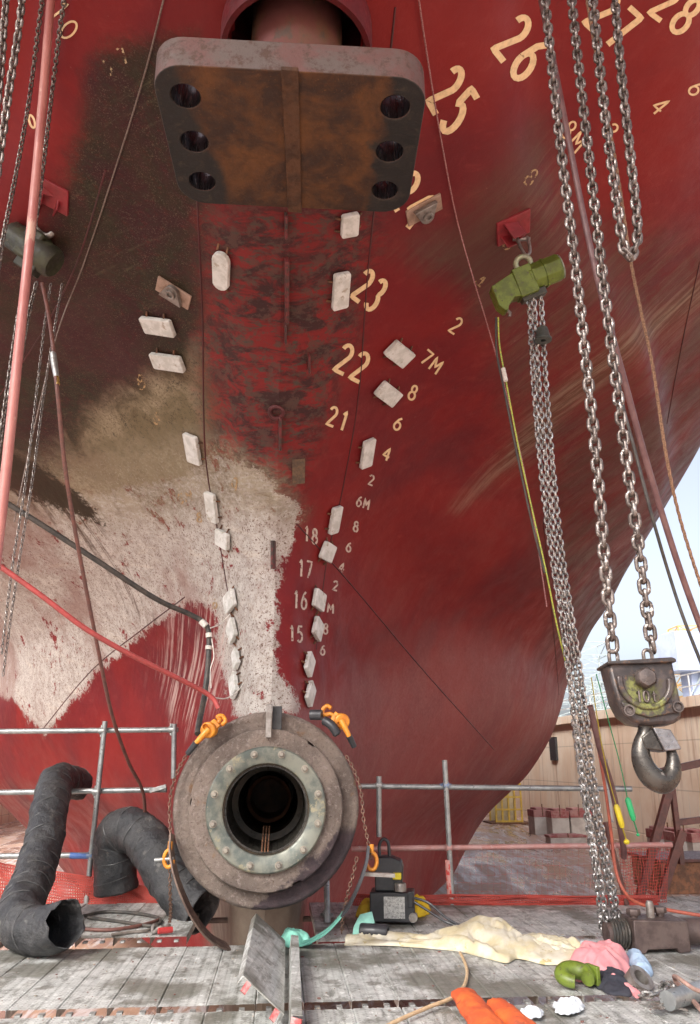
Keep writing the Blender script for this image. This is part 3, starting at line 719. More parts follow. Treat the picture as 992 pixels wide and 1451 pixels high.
# ================================================================== SCAFFOLD DECK
m, n, b = node_mat('galvanised_plank'); M_PLK = m
v = coords(n, (1, 1, 1), 'World'); vl = coords(n)
vs_ = coords(n, (1, 1, 1), 'World', (0, 0, R(20)))
nL = noise(n, v, 1.1, 6, .6); nM = noise(n, v, 4.5, 10, .75, .2); nS = noise(n, v, 22, 8, .75)
stw = noise(n, coords(n, (16, 3.2, 1), 'World', (0, 0, -R(40))), 1.6, 8, .7)
c = mixc(n, rng(n, nM, .38, .62), (.56, .57, .55), (.38, .385, .37))
c = mixc(n, rng(n, noise(n, v, 7, 10, .75), .54, .62, 0, .8), c, (.62, .63, .61))
c = mixc(n, rng(n, noise(n, coords(n, (1, .45, 1), 'World', (0, 0, R(-50))), 9, 10, .8, .6), .50, .58, 0, .8), c, (.20, .20, .18))
c = mixc(n, rng(n, noise(n, v, 14, 10, .8), .56, .62, 0, .85), c, (.76, .77, .75))
c = mixc(n, rng(n, nL, .49, .58, 0, .85), c, (.15, .145, .12))
c = mixc(n, rng(n, noise(n, v, 3.0, 5, .6), .62, .66, 0, .65), c, (.13, .12, .10))
# embossed anti-slip dots in rows across every plank
sx = n.nodes.new('ShaderNodeSeparateXYZ'); n.links.new(vl, sx.inputs[0])
def dots(px_, py_, r0):
    fx = mth(n, 'SUBTRACT', mth(n, 'FRACT', mth(n, 'DIVIDE', sx.outputs[0], px_)), .5); fy = mth(n, 'SUBTRACT', mth(n, 'FRACT', mth(n, 'DIVIDE', sx.outputs[1], py_)), .5)
    d = mth(n, 'SQRT', mth(n, 'ADD', mth(n, 'MULTIPLY', mth(n, 'MULTIPLY', fx, px_), mth(n, 'MULTIPLY', fx, px_)), mth(n, 'MULTIPLY', mth(n, 'MULTIPLY', fy, py_), mth(n, 'MULTIPLY', fy, py_))))
    return rng(n, d, r0, r0*1.6, 1, 0)
dt = dots(.045, .030, .0045)
c = mixc(n, mth(n, 'MULTIPLY', dt, .55), c, (.10, .095, .08))
n.links.new(c, b.inputs['Base Color']); b.inputs['Metallic'].default_value = .25
n.links.new(rng(n, nM, .35, .65, .38, .7), b.inputs['Roughness'])
bump(n, b, mth(n, 'SUBTRACT', mth(n, 'MULTIPLY', nS, .4), dt), .35, .004)
ROT = Matrix.Rotation(YAW, 4, 'Z')
def plank_mesh(L, w_=.2592):
    mb = MB(); r_ = .005
    # folded steel: top with two shallow grooves, sides turned down
    xs = [-w_/2, -w_/2, -w_/2+r_, -.045, -.040, -.030, -.025, .025, .030, .040, .045, w_/2-r_, w_/2, w_/2]
    zz = [-.055, -r_, 0, 0, -.0015, -.0015, 0, 0, -.0015, -.0015, 0, 0, -r_, -.055]
    k = len(xs); vs = []
    for y in (-L/2, L/2): vs += [(x, y, z) for x, z in zip(xs, zz)]
    fs = [(i, i+1, k+i+1, k+i) for i in range(k-1)]
    mb.add(vs, fs); return mb
M_CPLD = pmat('hook_zinc', (.38, .39, .38), (.2, .2, .19), 20, .5, .4)
M_GAPSHADE = pmat('gap_shade_steel', (.10, .08, .07), (.06, .05, .045), 12, .7)  # shade of the plank gaps put into the ledger tubes' dark colour
def plank_row(s0, s1, t0, t1, z, label, group, pitch=.262, skip=None, tilt=0.0):
    L = t1-t0; src = None; s = s0; i = 0
    while s < s1:
        if not (skip and skip(s+pitch/2)):
            if src is None:
                o = plank_mesh(L).build('deck_plank', M_PLK, None, smooth=30); src = o
                h = [MB(), MB()]
                # end hooks
                for e in (-1, 1):
                    hm_ = MB()
                    hm_.bar((-.06, e*(L/2), -.02), (-.06, e*(L/2+.045), -.02), .03, .012)
                    hk = hm_.build('end_hook', M_CPLD, o); hm_ = MB(); hm_.bar((.06, e*(L/2), -.02), (.06, e*(L/2+.045), -.02), .03, .012); hm_.build('end_hook', M_CPLD, o)
            else:
                o = src.copy(); sc.collection.objects.link(o)
                for ch in src.children: c2 = ch.copy(); sc.collection.objects.link(c2); c2.parent = o
            o.location = S(s+pitch/2, (t0+t1)/2+random.uniform(-.006, .006), z+random.uniform(-.003, .003)); o.rotation_euler = (random.uniform(-.0015, .0015), 0, YAW+random.uniform(-.003, .003))
            tag(o, label, 'scaffold plank', group)
        s += pitch; i += 1
plank_row(-4.2, 4.8, -1.20, .22, 0, 'grey perforated steel plank in the row just in front of the stern boss', 'steel planks of the middle deck row')
plank_row(-4.2, 4.8, -2.75, -1.285, -.014, 'grey perforated steel plank in the row nearest the camera', 'steel planks of the front deck row')
plank_row(-5.0, -.55, .30, 1.75, .045, 'grey perforated steel plank behind and left of the stern boss', 'steel planks of the rear left deck')
plank_row(.40, 6.8, .29, 1.95, .0, 'grey perforated steel plank behind and right of the stern boss', 'steel planks of the rear right deck')
# steel tube helpers
m = pmat('galvanised_tube', (.36, .375, .37), (.26, .27, .27), 10, .38, .55, .15, .002, (.25, .22, .2), 22, .66); M_TUBE = m
M_TUBR = pmat('red_dusted_tube', (.46, .27, .25), (.42, .20, .18), 9, .55, .2, .2, .002, (.5, .42, .4), 22, .6)
M_CPL = pmat('zinc_coupler', (.4, .41, .4), (.28, .28, .27), 20, .4, .6, .3)
M_CPLB = pmat('blue_zinc_coupler', (.12, .19, .34), (.35, .38, .42), 20, .4, .5, .3)
M_DARKRED = pmat('dark_red_paint', (.12, .045, .035), (.075, .03, .025), 10, .5, 0, .25, .003, (.09, .05, .04), 24, .62)
# under-deck scaffold
for i, t in enumerate((-2.6, -1.243, .255, 1.9)):
    mb = MB(); mb.cyl(S(-5, t, -.13), S(6.9, t, -.13), .0242, 14)
    tag(mb.build('scaffold_ledger', M_GAPSHADE), ['galvanised tube carrying the near ends of the front planks', 'galvanised tube under the gap between the front and middle plank rows', 'galvanised tube under the planks right behind the boss', 'galvanised tube under the far edge of the rear deck'][i], 'scaffold tube')
k = 0
for s in (-4.6, -2.4, .45 , 2.6, 4.9, 6.7):
    for t in (-2.5, 1.85):
        if s == .45 and t > 0: continue
        mb = MB(); mb.cyl(S(s, t, FZ), S(s, t, -.11), .0242, 12); tag(mb.build('scaffold_prop', M_TUBE), 'galvanised scaffold prop standing on the dock floor below the deck', 'scaffold tube', 'props holding up the deck')
def coupler(c, ax1, ax2, mat, par):
    ax1, ax2 = Vector(ax1).normalized(), Vector(ax2).normalized(); nn = ax1.cross(ax2).normalized(); mb = MB(); c = Vector(c)
    for a in (ax1, ax2):
        mb.lathe([(.0262, -.026), (.034, -.026), (.034, .026), (.0262, .026)], c+(nn*.024 if a is ax2 else -nn*.024), a, 16)
    mb.frame_box(c, ax1*.024, ax2*.024, nn*.012)
    for sg in (-1, 1):
        mb.cyl(c+ax2*(.044*sg)-nn*.024-nn*.02, c+ax2*(.044*sg)-nn*.024+nn*.028, .0075, 8)
        mb.cyl(c+ax1*(.044*sg)+nn*.024-nn*.02, c+ax1*(.044*sg)+nn*.024+nn*.028, .0075, 8)
        mb.frame_box(c+ax2*(.042*sg)-nn*.024, ax1*.016, ax2*.014, nn*.007)
        mb.frame_box(c+ax1*(.042*sg)+nn*.024, ax2*.016, ax1*.014, nn*.007)
    return mb.build('coupler', mat, par, bevel=.002)
DF = 7.9
def rail(p0, p1, label, mat=None, r=.0255):
    a, b_ = W(*p0), W(*p1); mb = MB(); d = (b_-a).normalized()
    mb.lathe([(r*.8, .0), (r, 0), (r, (b_-a).length), (r*.8, (b_-a).length), (r*.8, 0)], a, d, 18)
    return tag(mb.build('scaffold_rail', mat or M_TUBE), label, 'scaffold tube')
def post(p0, p1, label, mat=None, cps=(), zb=None):
    a, b_ = W(*p0), W(*p1); root = thing('scaffold_post', label, 'scaffold tube', b_)
    mb = MB(); d = (b_-a).normalized(); L = (b_-a).length
    mb.lathe([(.02, 0), (.0255, 0), (.0255, L), (.02, L), (.02, 0)], a, d, 18); mb.build('tube', mat or M_TUBE, root)
    for (px, py, mt) in cps: coupler(W(px, py, p0[2]+.03), d, (1, 0, 0), mt or M_CPL, root)
    return root
# left guard rail
post((149, 1022, DF-.06), (121, 1292, DF-.06), 'tall galvanised post standing behind the big black duct', None, [(146, 1036, None), (137, 1122, None), (129, 1212, M_CPLB)])
rail((-60, 1037, DF), (252, 1034, DF), 'topmost galvanised rail left of the stern boss')
post((247, 1026, DF-.05), (246, 1103, DF-.05), 'short galvanised stub hanging from the left end of the top rail beside the boss', None, [(244, 1034, None)])
rail((-60, 1124, DF), (236, 1119, DF), 'middle galvanised rail left of the stern boss')
tp = rail((-60, 1214, DF), (182, 1211, DF), 'lowest galvanised rail left of the stern boss, behind the ducts')
mb = MB(); mb.lathe([(.029, 0), (.029, .16)], W(100, 1212.5, DF), (1, 0, 0), 14); mb.build('blue_tape', pmat('blue_tape', (.05, .12, .35), (.08, .16, .4), 20, .5), tp)
mb = MB(); mb.bar(W(212, 1121, DF-.03), W(236, 1114, DF-.03), .03, .04); q_ = mb.build('rail_end_clip', M_CPL, None, bevel=.004); tag(q_, 'bright zinc clip on the free end of the middle left rail', 'clip')
# right guard rail
rail((508, 1114, DF), (895, 1118, DF), 'upper galvanised rail right of the stern boss')
rail((498, 1203, DF), (952, 1197, DF), 'lower red dusted rail right of the stern boss', M_TUBR)
post((630, 1077, DF-.06), (641, 1282, DF-.06), 'galvanised post with red lower end standing before the red hull', None, [(632, 1113, M_CPLB), (636, 1201, M_TUBR)])
r_ = post((537, 1100, DF-.06), (537, 1186, DF-.06), 'short galvanised stub post clamped to the upper right rail next to the boss', None, [(537, 1113, None)])
mb = MB(); mb.lathe([(.0285, 0), (.0285, .32)], W(638, 1272, DF-.06), (W(636, 1240, DF-.06)-W(638, 1272, DF-.06)), 14); q = mb.build('red_tape', pmat('red_tape', (.55, .04, .03), (.6, .3, .27), 30, .5, lo=.45, hi=.5), None); tag(q, 'red and white tape wrapped round the foot of the right post', 'tape')
post((462, 1225, 7.3), (465, 1330, 7.0), 'grey scaffold upright close under the right side of the boss', None, [(463, 1295, None)])
post((858, 1165, DF-.08), (888, 1282, DF-.08), 'dark red post at the right fence behind the thin chains', M_DARKRED, [(866, 1199, M_TUBR)])
# ------------------------------------------------------------------ nets
M_NET = pmat('red_net', (.36, .040, .026), (.28, .032, .022), 6, .6)
def net(cs, nu, nv, wv, label, r=.0035, sag=.03):
    p00, p10, p11, p01 = [W(*q) for q in cs]; mb = MB()
    def P(u, v_):
        p = p00.lerp(p10, u).lerp(p01.lerp(p11, u), v_); q = hn(u*9+wv, v_*3)
        return p+Vector((hn(u*20, v_*4)*.012, q*sag, hn(u*7+wv, v_*2+3)*sag*.6*(1-abs(2*v_-1)*.4)))
    for i in range(nu+1):
        for j in range(nv): mb.bar(P(i/nu, j/nv), P(i/nu, (j+1)/nv), r*2, r, (0, 1, 0))
    for j in range(nv+1):
        for i in range(nu): mb.bar(P(i/nu, j/nv), P((i+1)/nu, j/nv), r*(2.6 if j in (0, nv) else 2), r, (0, 1, 0))
    return tag(mb.build('safety_net', M_NET, smooth=0), label, 'safety net')
net([(-60, 1310, 7.8), (245, 1298, 7.8), (245, 1262, 7.8), (-60, 1214, 7.86)], 100, 17, 1, 'orange red debris net along the deck edge behind the black ducts', .006)
net([(500, 1283, 7.82), (932, 1281, 7.82), (932, 1270, 7.8), (500, 1268, 7.8)], 150, 6, 2, 'red net rolled into a strip along the foot of the right fence', .005, .02)
net([(640, 1276, 7.85), (862, 1276, 7.85), (862, 1201, 7.9), (640, 1203, 7.9)], 26, 6, 3, 'thin pale red net hung below the lower rail between right post and chains', .0008, .02)
net([(885, 1278, 7.85), (944, 1278, 7.85), (950, 1199, 7.9), (876, 1200, 7.9)], 24, 18, 4, 'red net panel across the dark red ladder frame', .002, .02)
# ------------------------------------------------------------------ dark red steel frame at the right
fr = thing('braced_stand', 'dark red welded steel frame leaning beyond the right fence', 'steel frame', W(930, 1270, 8.3))
def member(a, b_, w_, h_): mb = MB(); mb.bar(W(*a), W(*b_), w_, h_, (0, 1, 0)); mb.build('frame_member', M_DARKRED, fr, bevel=.004)
member((906, 1272, 8.2), (948, 1120, 8.2), .075, .07); member((935, 1274, 8.2), (967, 1178, 8.2), .075, .07)
member((948, 1080, 8.25), (966, 1225, 8.25), .05, .06); member((935, 1094, 8.3), (1060, 1066, 8.3), .07, .07); member((955, 1166, 8.3), (1060, 1154, 8.3), .06, .06)
member((918, 1262, 8.22), (932, 1274, 8.22), .03, .03)
# ------------------------------------------------------------------ steel box at right edge of the deck
mb = MB(); mb.box(G(990, 1268)+Vector((.25, .6, .12)), (1.1, .7, .30), YAW)
t = thing('steel_box', 'brown steel box beam at the right edge behind the clamp', 'steel beam', G(990, 1268)); mb.build('beam_body', M_RUST, t, bevel=.01)
mb = MB(); mb.box(G(990, 1268)+Vector((.25, .6, .285)), (1.16, .76, .03), YAW); mb.build('top_plate', M_DARKRED, t, bevel=.004)

# ================================================================== DUCTS
M_DUCT = pmat('black_duct_fabric', (.022, .023, .026), (.045, .045, .046), 5, .5, 0, .8, .02, (.10, .097, .09), 9, .60)
def duct(px, R0, label, rough_end=True, wr=11):
    P = WP(px, 14); mm = len(P); mb = MB(); rr = []
    acc = 0; pts = resample(P, .018); L = len(pts)
    n_ = 40; vs = []; a = None; fs = []
    for i, p in enumerate(pts):
        t = (pts[min(i+1, L-1)]-pts[max(i-1, 0)]).normalized()
        if a is None: a = Vector((1, 0, 0)); 
        a = (a-t*a.dot(t)).normalized(); b_ = t.cross(a); s_ = i*.018
        for k in range(n_):
            q = 2*pi*k/n_
            r = R0*(1+.06*hn(q*2.2+s_*3, s_*6, 1)+.035*hn(q*4, s_*22, 4)+.02*hn(q*9, s_*46, 2)) + .011*abs(sin((s_*wr*.5-q/2)))**10
            if rough_end and L-i < 9: r *= 1+.09*sin(q*2+1)*(9-(L-i))/9+.04*hn(q*4, 7)*(9-(L-i))/9
            vs.append(p+(a*cos(q)+b_*sin(q))*r+(t*.035*hn(q*3, 2) if rough_end and i == L-1 else Vector()))
    for i in range(L-1):
        for k in range(n_): l = (k+1) % n_; fs.append((i*n_+k, i*n_+l, (i+1)*n_+l, (i+1)*n_+k))
    mb.add(vs, fs); root = thing('ventilation_duct', label, 'duct', pts[-1]); mb.build('duct_sleeve', M_DUCT, root, solid=.006, smooth=60)
    M = pmat('duct_wire', (.075, .075, .075), (.05, .05, .05), 20, .4) if 'duct_wire' not in bpy.data.materials else bpy.data.materials['duct_wire']
    hw = []
    for i in range(0, L-9):
        q = i*.018*2*pi/.16; k0 = q/(2*pi)*n_; ka = int(k0) % n_; fr_ = k0-int(k0)
        pv = vs[i*n_+ka].lerp(vs[i*n_+(ka+1) % n_], fr_); hw.append(pts[i]+(pv-pts[i])*1.02)
    mb = MB(); mb.tube(smoothpath(hw, 4), .0045, 6); mb.build('spiral_wire', M, root)
    return root, pts
duct([(112, 1112, 8.35), (92, 1106, 8.1), (78, 1112, 7.75), (70, 1150, 7.3), (58, 1210, 6.9), (40, 1262, 6.5), (26, 1298, 6.15), (42, 1318, 5.98), (70, 1316, 5.86), (94, 1308, 5.78)], .150, 'long black fabric duct draped over the left rail, torn mouth on the planks')
duct([(166, 1262, 7.75), (163, 1225, 7.72), (166, 1185, 7.65), (190, 1176, 7.5), (218, 1205, 7.3), (240, 1240, 7.15), (262, 1270, 7.05), (290, 1292, 6.95)], .185, 'shorter black fabric duct bent double between rail post and stern boss', False)

# ================================================================== CHAINS AND HOISTS
def clear(P, off):
    out = []
    for p in P:
        d = p-CAM; L = d.length; h = HB.ray_cast(CAM, d.normalized())
        if h[0] is not None and (h[0]-CAM).length < L+off*2: p = CAM+d.normalized()*((h[0]-CAM).length-off*2)
        out.append(p)
    return out
M_CH = pmat('worn_chain', (.18, .15, .135), (.10, .08, .07), 25, .42, .65, .3, .002, (.5, .46, .43), 60, .56, space='World')
M_CHT = pmat('thin_steel_chain', (.27, .25, .23), (.15, .13, .12), 30, .35, .8, .2, .001, space='World')
def chain(px, pitch, wire, label, mat, k=5, n=7, D=None, halfw=None, group=None, jit=.06):
    P = clear(WP([q if len(q) == 3 else (*q, D) for q in px], 10), .03)
    o = chain_mb(P, pitch, wire, halfw, k, n, jit=jit).build('chain', mat, None, smooth=60)
    return tag(o, label, 'chain', group)
DB = 2.4
chain([(769, -40), (782, 95), (797, 230), (814, 365), (830, 510), (845, 650), (856, 790), (867, 905), (869, 925)], .0372, .0071, 'heavy chain fall running down to the left side of the hook block', M_CH, 6, 8, DB, .0140)
chain([(806, -40), (820, 95), (836, 235), (853, 385), (869, 510), (886, 640), (905, 775), (921, 895), (926, 922)], .0372, .0071, 'heavy chain fall running down to the right side of the hook block', M_CH, 6, 8, DB+.03, .0140)
chain([(836, -40), (846, 60), (857, 160), (869, 250), (880, 330), (887, 362), (895, 363), (902, 345), (903, 315), (892, 210), (879, 90), (868, -40)], .0372, .0071, 'heavy slack chain loop ending above the right side of the hook block', M_CH, 6, 8, DB-.05, .0140)
# --- hook block
hb = thing('hook_block', 'greasy yellow green chain block with riveted cheeks and steel hook', 'hook block', W(905, 990, DB))
m, n, b = node_mat('greasy_green'); v = coords(n)
nM = noise(n, v, 14, 8, .7); nS = noise(n, v, 55, 8, .75)
sx = n.nodes.new('ShaderNodeSeparateXYZ'); n.links.new(v, sx.inputs[0])
# yellow-green paint survives round the pin boss and in the hollows, bare greasy iron elsewhere
dd = mth(n, 'SQRT', mth(n, 'ADD', mth(n, 'POWER', mth(n, 'ABSOLUTE', sx.outputs[0]), 2.0), mth(n, 'POWER', mth(n, 'ABSOLUTE', mth(n, 'SUBTRACT', sx.outputs[2], .008)), 2.0)))
k_ = mth(n, 'ADD', dd, mth(n, 'MULTIPLY', mth(n, 'SUBTRACT', nM, .5), .11))
iron = mixc(n, rng(n, nM, .4, .6), (.028, .022, .021), (.062, .048, .045))
iron = mixc(n, rng(n, nS, .56, .64, 0, .8), iron, (.13, .065, .03))
grn = mixc(n, rng(n, nS, .42, .6), (.15, .155, .045), (.045, .04, .022))
c = mixc(n, rng(n, k_, .040, .062), grn, iron)
c = mixc(n, rng(n, nM, .58, .62, 0, .6), c, grn)
n.links.new(c, b.inputs['Base Color']); b.inputs['Roughness'].default_value = .38; b.inputs['Metallic'].default_value = .25
bump(n, b, nS, .35, .003); M_GRN = m
rv = ray(905, 990); pxm = .86*DB/rv.y/F        # metres per photo pixel at the block
c = W(907, 985, DB); X = Vector((1, 0, 0)); Y = Vector((0, cos(R(4)), -sin(R(4)))); Z = X.cross(Y)
def bp(x, y): return ((x-905)*pxm, (990-y)*pxm)
out = [bp(850, 944), bp(852, 939), bp(955, 936), bp(958, 941), bp(962, 1015), bp(958, 1030), bp(945, 1038), bp(905, 1041), bp(880, 1036), bp(866, 1024), bp(858, 1005)]
mb = MB(); mb.prism(out, c-Y*.045, X, Z, Y*.09); mb.build('block_body', M_GRN, hb, bevel=.010)
mb = MB(); mb.prism([bp(848, 945), bp(848, 940), bp(955, 933), bp(961, 936), bp(961, 941), bp(905, 944)], c-Y*.058, X, Z, Y*.116); mb.build('block_rim', M_GRN, hb, bevel=.003)
cc = c+X*bp(906, 972)[0]+Z*bp(906, 972)[1]
mb = MB(); sw = [(cos(R(q))*46*pxm, sin(R(q))*46*pxm) for q in range(168, 374, 8)]
sw += [(x*.78, y*.78) for x, y in reversed(sw)]
mb.prism(sw, cc-Y*.058, X, Z, Y*.014); mb.build('sheave_rim', M_GRN, hb, bevel=.005)
mb = MB(); mb.prism([(x*.99, y*.8) for x, y in [bp(862, 1004), bp(905, 1016), bp(950, 1002), bp(953, 1025), bp(905, 1036), bp(868, 1022)]], c-Y*.052+Z*(-.006), X, Z, Y*.02); mb.build('lower_cheek', M_GRN, hb, bevel=.004)
mb = MB(); mb.lathe([(.001, -.078), (.024, -.076), (.030, -.068), (.031, -.05)], c+X*bp(906, 967)[0]+Z*bp(906, 967)[1], Y, 24, lambda q, h: 1+.05*cos(q*6)); mb.build('pin_boss', pmat('worn_iron', (.13, .105, .095), (.08, .065, .06), 20, .35, .6, .5, .002), hb)
for (x, y) in ((872, 1019), (951, 1013)):
    mb = MB(); p_ = c+X*bp(x, y)[0]+Z*bp(x, y)[1]
    mb.lathe([(.0165, -.062), (.0165, -.046)], p_, Y, 24); mb.lathe([(.012, -.064), (.0165, -.064)], p_, Y, 24); mb.lathe([(.001, -.058), (.012, -.058), (.012, -.066)], p_, Y, 6)
    mb.build('cheek_screw', bpy.data.materials['worn_iron'], hb)
mb = MB()
for ch, x0 in (('1', 893), ('0', 905), ('t', 919)):
    for stp in GL[ch]:
        mb.tube([c-Y*.049+X*bp(x0+(a-.5)*11, 0)[0]+Z*bp(0, 996-(bb-.5)*18)[1] for a, bb in stp], .0036, 8)
mb.build('raised_lettering', bpy.data.materials['worn_iron'], hb)
for (x, y) in ((869, 931), (927, 929)):
    mb = MB(); p_ = c+X*bp(x, y)[0]+Z*bp(x, y)[1]
    mb.tube([p_+X*a*1.0+Z*(bb) for bb, a in link_pts(.026, .0130, 6)], .0058, 8, closed=True); mb.build('anchor_link', M_CH, hb)
hk = MB(); M_HOOK = pmat('greasy_hook', (.075, .068, .06), (.045, .04, .036), 16, .32, .7, .3, .003, (.28, .25, .22), 20, .6)
hp = [(908, 1036, 11), (904, 1052, 12), (896, 1068, 13), (893, 1085, 15), (897, 1105, 17), (908, 1120, 18.5), (923, 1125, 18), (937, 1114, 15), (943, 1096, 11), (942, 1078, 7.5), (938, 1070, 4.5)]
pts = smoothpath([Vector((a, bb, cc_)) for a, bb, cc_ in hp], 6)
hk.tube([c+X*bp(p.x, p.y)[0]+Z*bp(p.x, p.y)[1] for p in pts], [p.z*pxm for p in pts], 16); hk.build('hook', M_HOOK, hb)
mb = MB(); lp = [bp(912, 1044), bp(940, 1047), bp(953, 1077), bp(926, 1080)]
mb.prism(lp, c-Y*.034, X, Z, Y*.066); mb.build('safety_latch', pmat('latch_steel', (.24, .235, .24), (.16, .155, .16), 20, .35, .8, .3), hb, bevel=.003)
mb = MB(); mb.prism([bp(893, 1058), bp(912, 1044), bp(926, 1080), bp(896, 1076)], c-Y*.026, X, Z, Y*.05); mb.build('latch_spring_housing', M_HOOK, hb, bevel=.004)
mb = MB(); mb.cyl(c+X*bp(907, 1044)[0]+Z*bp(907, 1044)[1], c+X*bp(907, 1030)[0]+Z*bp(907, 1030)[1], .022, 20); mb.build('swivel_neck', M_HOOK, hb)
# --- thin chain falls of the green hoist
M_CH2 = pmat('bright_hoist_chain', (.46, .45, .44), (.26, .25, .24), 25, .33, .8, .2, .001, (.6, .58, .55), 50, .6, space='World')
falls = [([(749, 410, 5.3), (755, 520, 5.4), (764, 640, 5.5), (778, 760, 5.62), (792, 850, 5.7), (806, 950, 5.8), (818, 1060, 5.9), (832, 1160, 6.0), (846, 1255, 6.1), (853, 1325, 6.2)], 'leftmost'),
 ([(756, 412, 5.3), (762, 520, 5.4), (772, 640, 5.5), (786, 760, 5.62), (800, 850, 5.7), (815, 950, 5.8), (828, 1060, 5.9), (843, 1160, 6.0), (862, 1255, 6.1), (877, 1335, 6.2)], 'second'),
 ([(766, 412, 5.32), (772, 520, 5.42), (781, 640, 5.52), (793, 760, 5.64), (806, 850, 5.72), (822, 950, 5.82), (836, 1060, 5.92), (850, 1160, 6.02), (868, 1255, 6.12), (884, 1338, 6.22)], 'third')]
for px, wd in falls:
    chain(px, .042, .0085, {'leftmost': 'bright thin chain fall hanging furthest left below the green hoist', 'second': 'bright thin chain fall in the middle of the bundle below the green hoist', 'third': 'bright thin chain fall with rubber bell stopper below the green hoist'}[wd], M_CH2, 4, 6, None, .0175, None, .3)
chain([(800, 905, 5.68), (812, 1000, 5.78), (826, 1100, 5.9), (838, 1180, 5.98), (852, 1255, 6.05), (864, 1320, 6.12), (888, 1345, 6.05)], .042, .0085, 'extra slack chain tangled into the lower bundle down to the pink cloth', M_CH2, 4, 6, None, .0175, None, .5)
mb = MB(); p_ = W(769, 473, 5.3); mb.lathe([(.001, .05), (.04, .05), (.048, .02), (.055, -.03), (.066, -.045), (.066, -.06), (.02, -.06)], p_, (0, 0, 1), 24); tag(mb.build('chain_stopper', pmat('dark_green_rubber', (.05, .06, .055), (.08, .09, .08), 10, .5)), 'dark bell shaped rubber stopper threaded on the thin chain', 'chain stopper')
# --- green air hoist
gh = thing('air_hoist', 'lime green air chain hoist hanging from the red bracket on the right', 'hoist', W(750, 395, 5.3))
M_LIME = pmat('lime_paint', (.13, .18, .022), (.08, .11, .015), 10, .45, 0, .35, .003, (.07, .07, .03), 26, .58)
A = W(748, 400, 5.3); ex = (W(803, 378, 5.25)-A).normalized(); ez = (UP-ex*UP.dot(ex)).normalized(); ey = ex.cross(ez)
pm5 = 5.3/ray(750, 395).y/F
mb = MB(); mb.lathe([(.001, 0), (.105, 0), (.112, .012), (.112, .26), (.10, .275), (.001, .275)], A+ez*.02+ex*.005, ex, 8); mb.build('motor_housing', M_LIME, gh, bevel=.006, smooth=20)
for q in (.03, .13):
    mb = MB(); mb.lathe([(.108, 0), (.120, 0), (.120, .018), (.108, .018)], A+ez*.02+ex*(.005+q), ex, 8); mb.build('housing_flange', M_LIME, gh, smooth=20)
mb = MB(); mb.lathe([(.001, 0), (.09, 0), (.09, .006), (.098, .006)], A+ez*.02+ex*.281, ex, 28); mb.build('end_cap', pmat('pale_label', (.55, .60, .56), (.4, .45, .4), 16, .4), gh)
mb = MB(); mb.frame_box(A-ex*.035+ez*.005, ex*.075, ey*.10, ez*.115); mb.build('gear_housing', M_LIME, gh, bevel=.006, smooth=20)
mb = MB(); mb.prism([(-.30, .06), (-.11, .10), (-.10, -.10), (-.16, -.085), (-.225, -.13), (-.245, -.165), (-.265, -.16), (-.30, -.10)], A-ey*.09, ex, ez, ey*.18); mb.build('control_housing', M_LIME, gh, bevel=.006, smooth=20)
mb = MB(); mb.frame_box(A-ez*.115+ex*.0, ex*.10, ey*.06, ez*.03); mb.build('chain_guide', pmat('guide_black', (.03, .035, .025), (.05, .05, .04), 10, .5), gh, bevel=.008)
for q in (0, .09):
    mb = MB(); mb.lathe([(.001, -.01), (.011, -.01), (.011, .008), (.001, .008)], A+ex*(.06+q)-ey*.115+ez*(.09-q*.1), ey, 6); mb.build('housing_bolt', M_STEEL, gh)
mb = MB(); mb.tube([A+ez*(.155+.055*cos(q*pi/10))+ex*(.02+.06*sin(q*pi/10)) for q in range(20)], .022, 12, closed=True); mb.build('top_hook', pmat('pale_green_steel', (.38, .42, .26), (.28, .28, .2), 14, .4, .3), gh)
mb = MB(); mb.tube([A-ex*.24-ez*.14, A-ex*.22-ez*.175, A-ex*.235-ez*.2], .014, 8); mb.build('hose_fitting', M_STEEL, gh)
# --- red brackets on the hull that carry the hoists
def bracket(px, py, ex_, ey_, mirror, label):
    h, X_, U_, Nn = hframe(px, py); tgt = W(ex_, ey_, 5.3 if not mirror else 5.3)
    d = (tgt-h); L = d.length; d.normalize(); si = d.cross(Vector((0, 0, 1))).normalized(); up_ = si.cross(d)
    mb = MB(); mb.bar(h-d*.03, h+d*(L*.8), .13, .05, up_); mb.bar(h-d*.03+si*.06-up_*.05, h+d*(L*.8)+si*.06-up_*.05, .014, .12, up_); mb.bar(h-d*.03-si*.06-up_*.05, h+d*(L*.8)-si*.06-up_*.05, .014, .12, up_)
    mb.frame_box(h+Nn*.005, X_*.15, U_*.12, Nn*.012)
    o = mb.build('hoist_bracket', M_RED, ship, bevel=.005)
    e = h+d*L*.8
    return e
e = bracket(727, 322, 742, 343, False, '')
mb = MB(); mb.tube(smoothpath([e+Vector((.045, 0, .02)), e+Vector((.05, -.03, -.06)), e+Vector((.045, -.05, -.16)), e+Vector((.01, -.06, -.2)), e+Vector((-.02, -.04, -.12)), e+Vector((-.045, -.01, .02))], 6), .014, 10); mb.cyl(e-X*.07, e+X*.07, .017, 12)
tag(mb.build('shackle', M_STEEL), 'grey shackle joining the red bracket to the lime hoist', 'shackle')
e2 = bracket(72, 275, 58, 300, True, '')
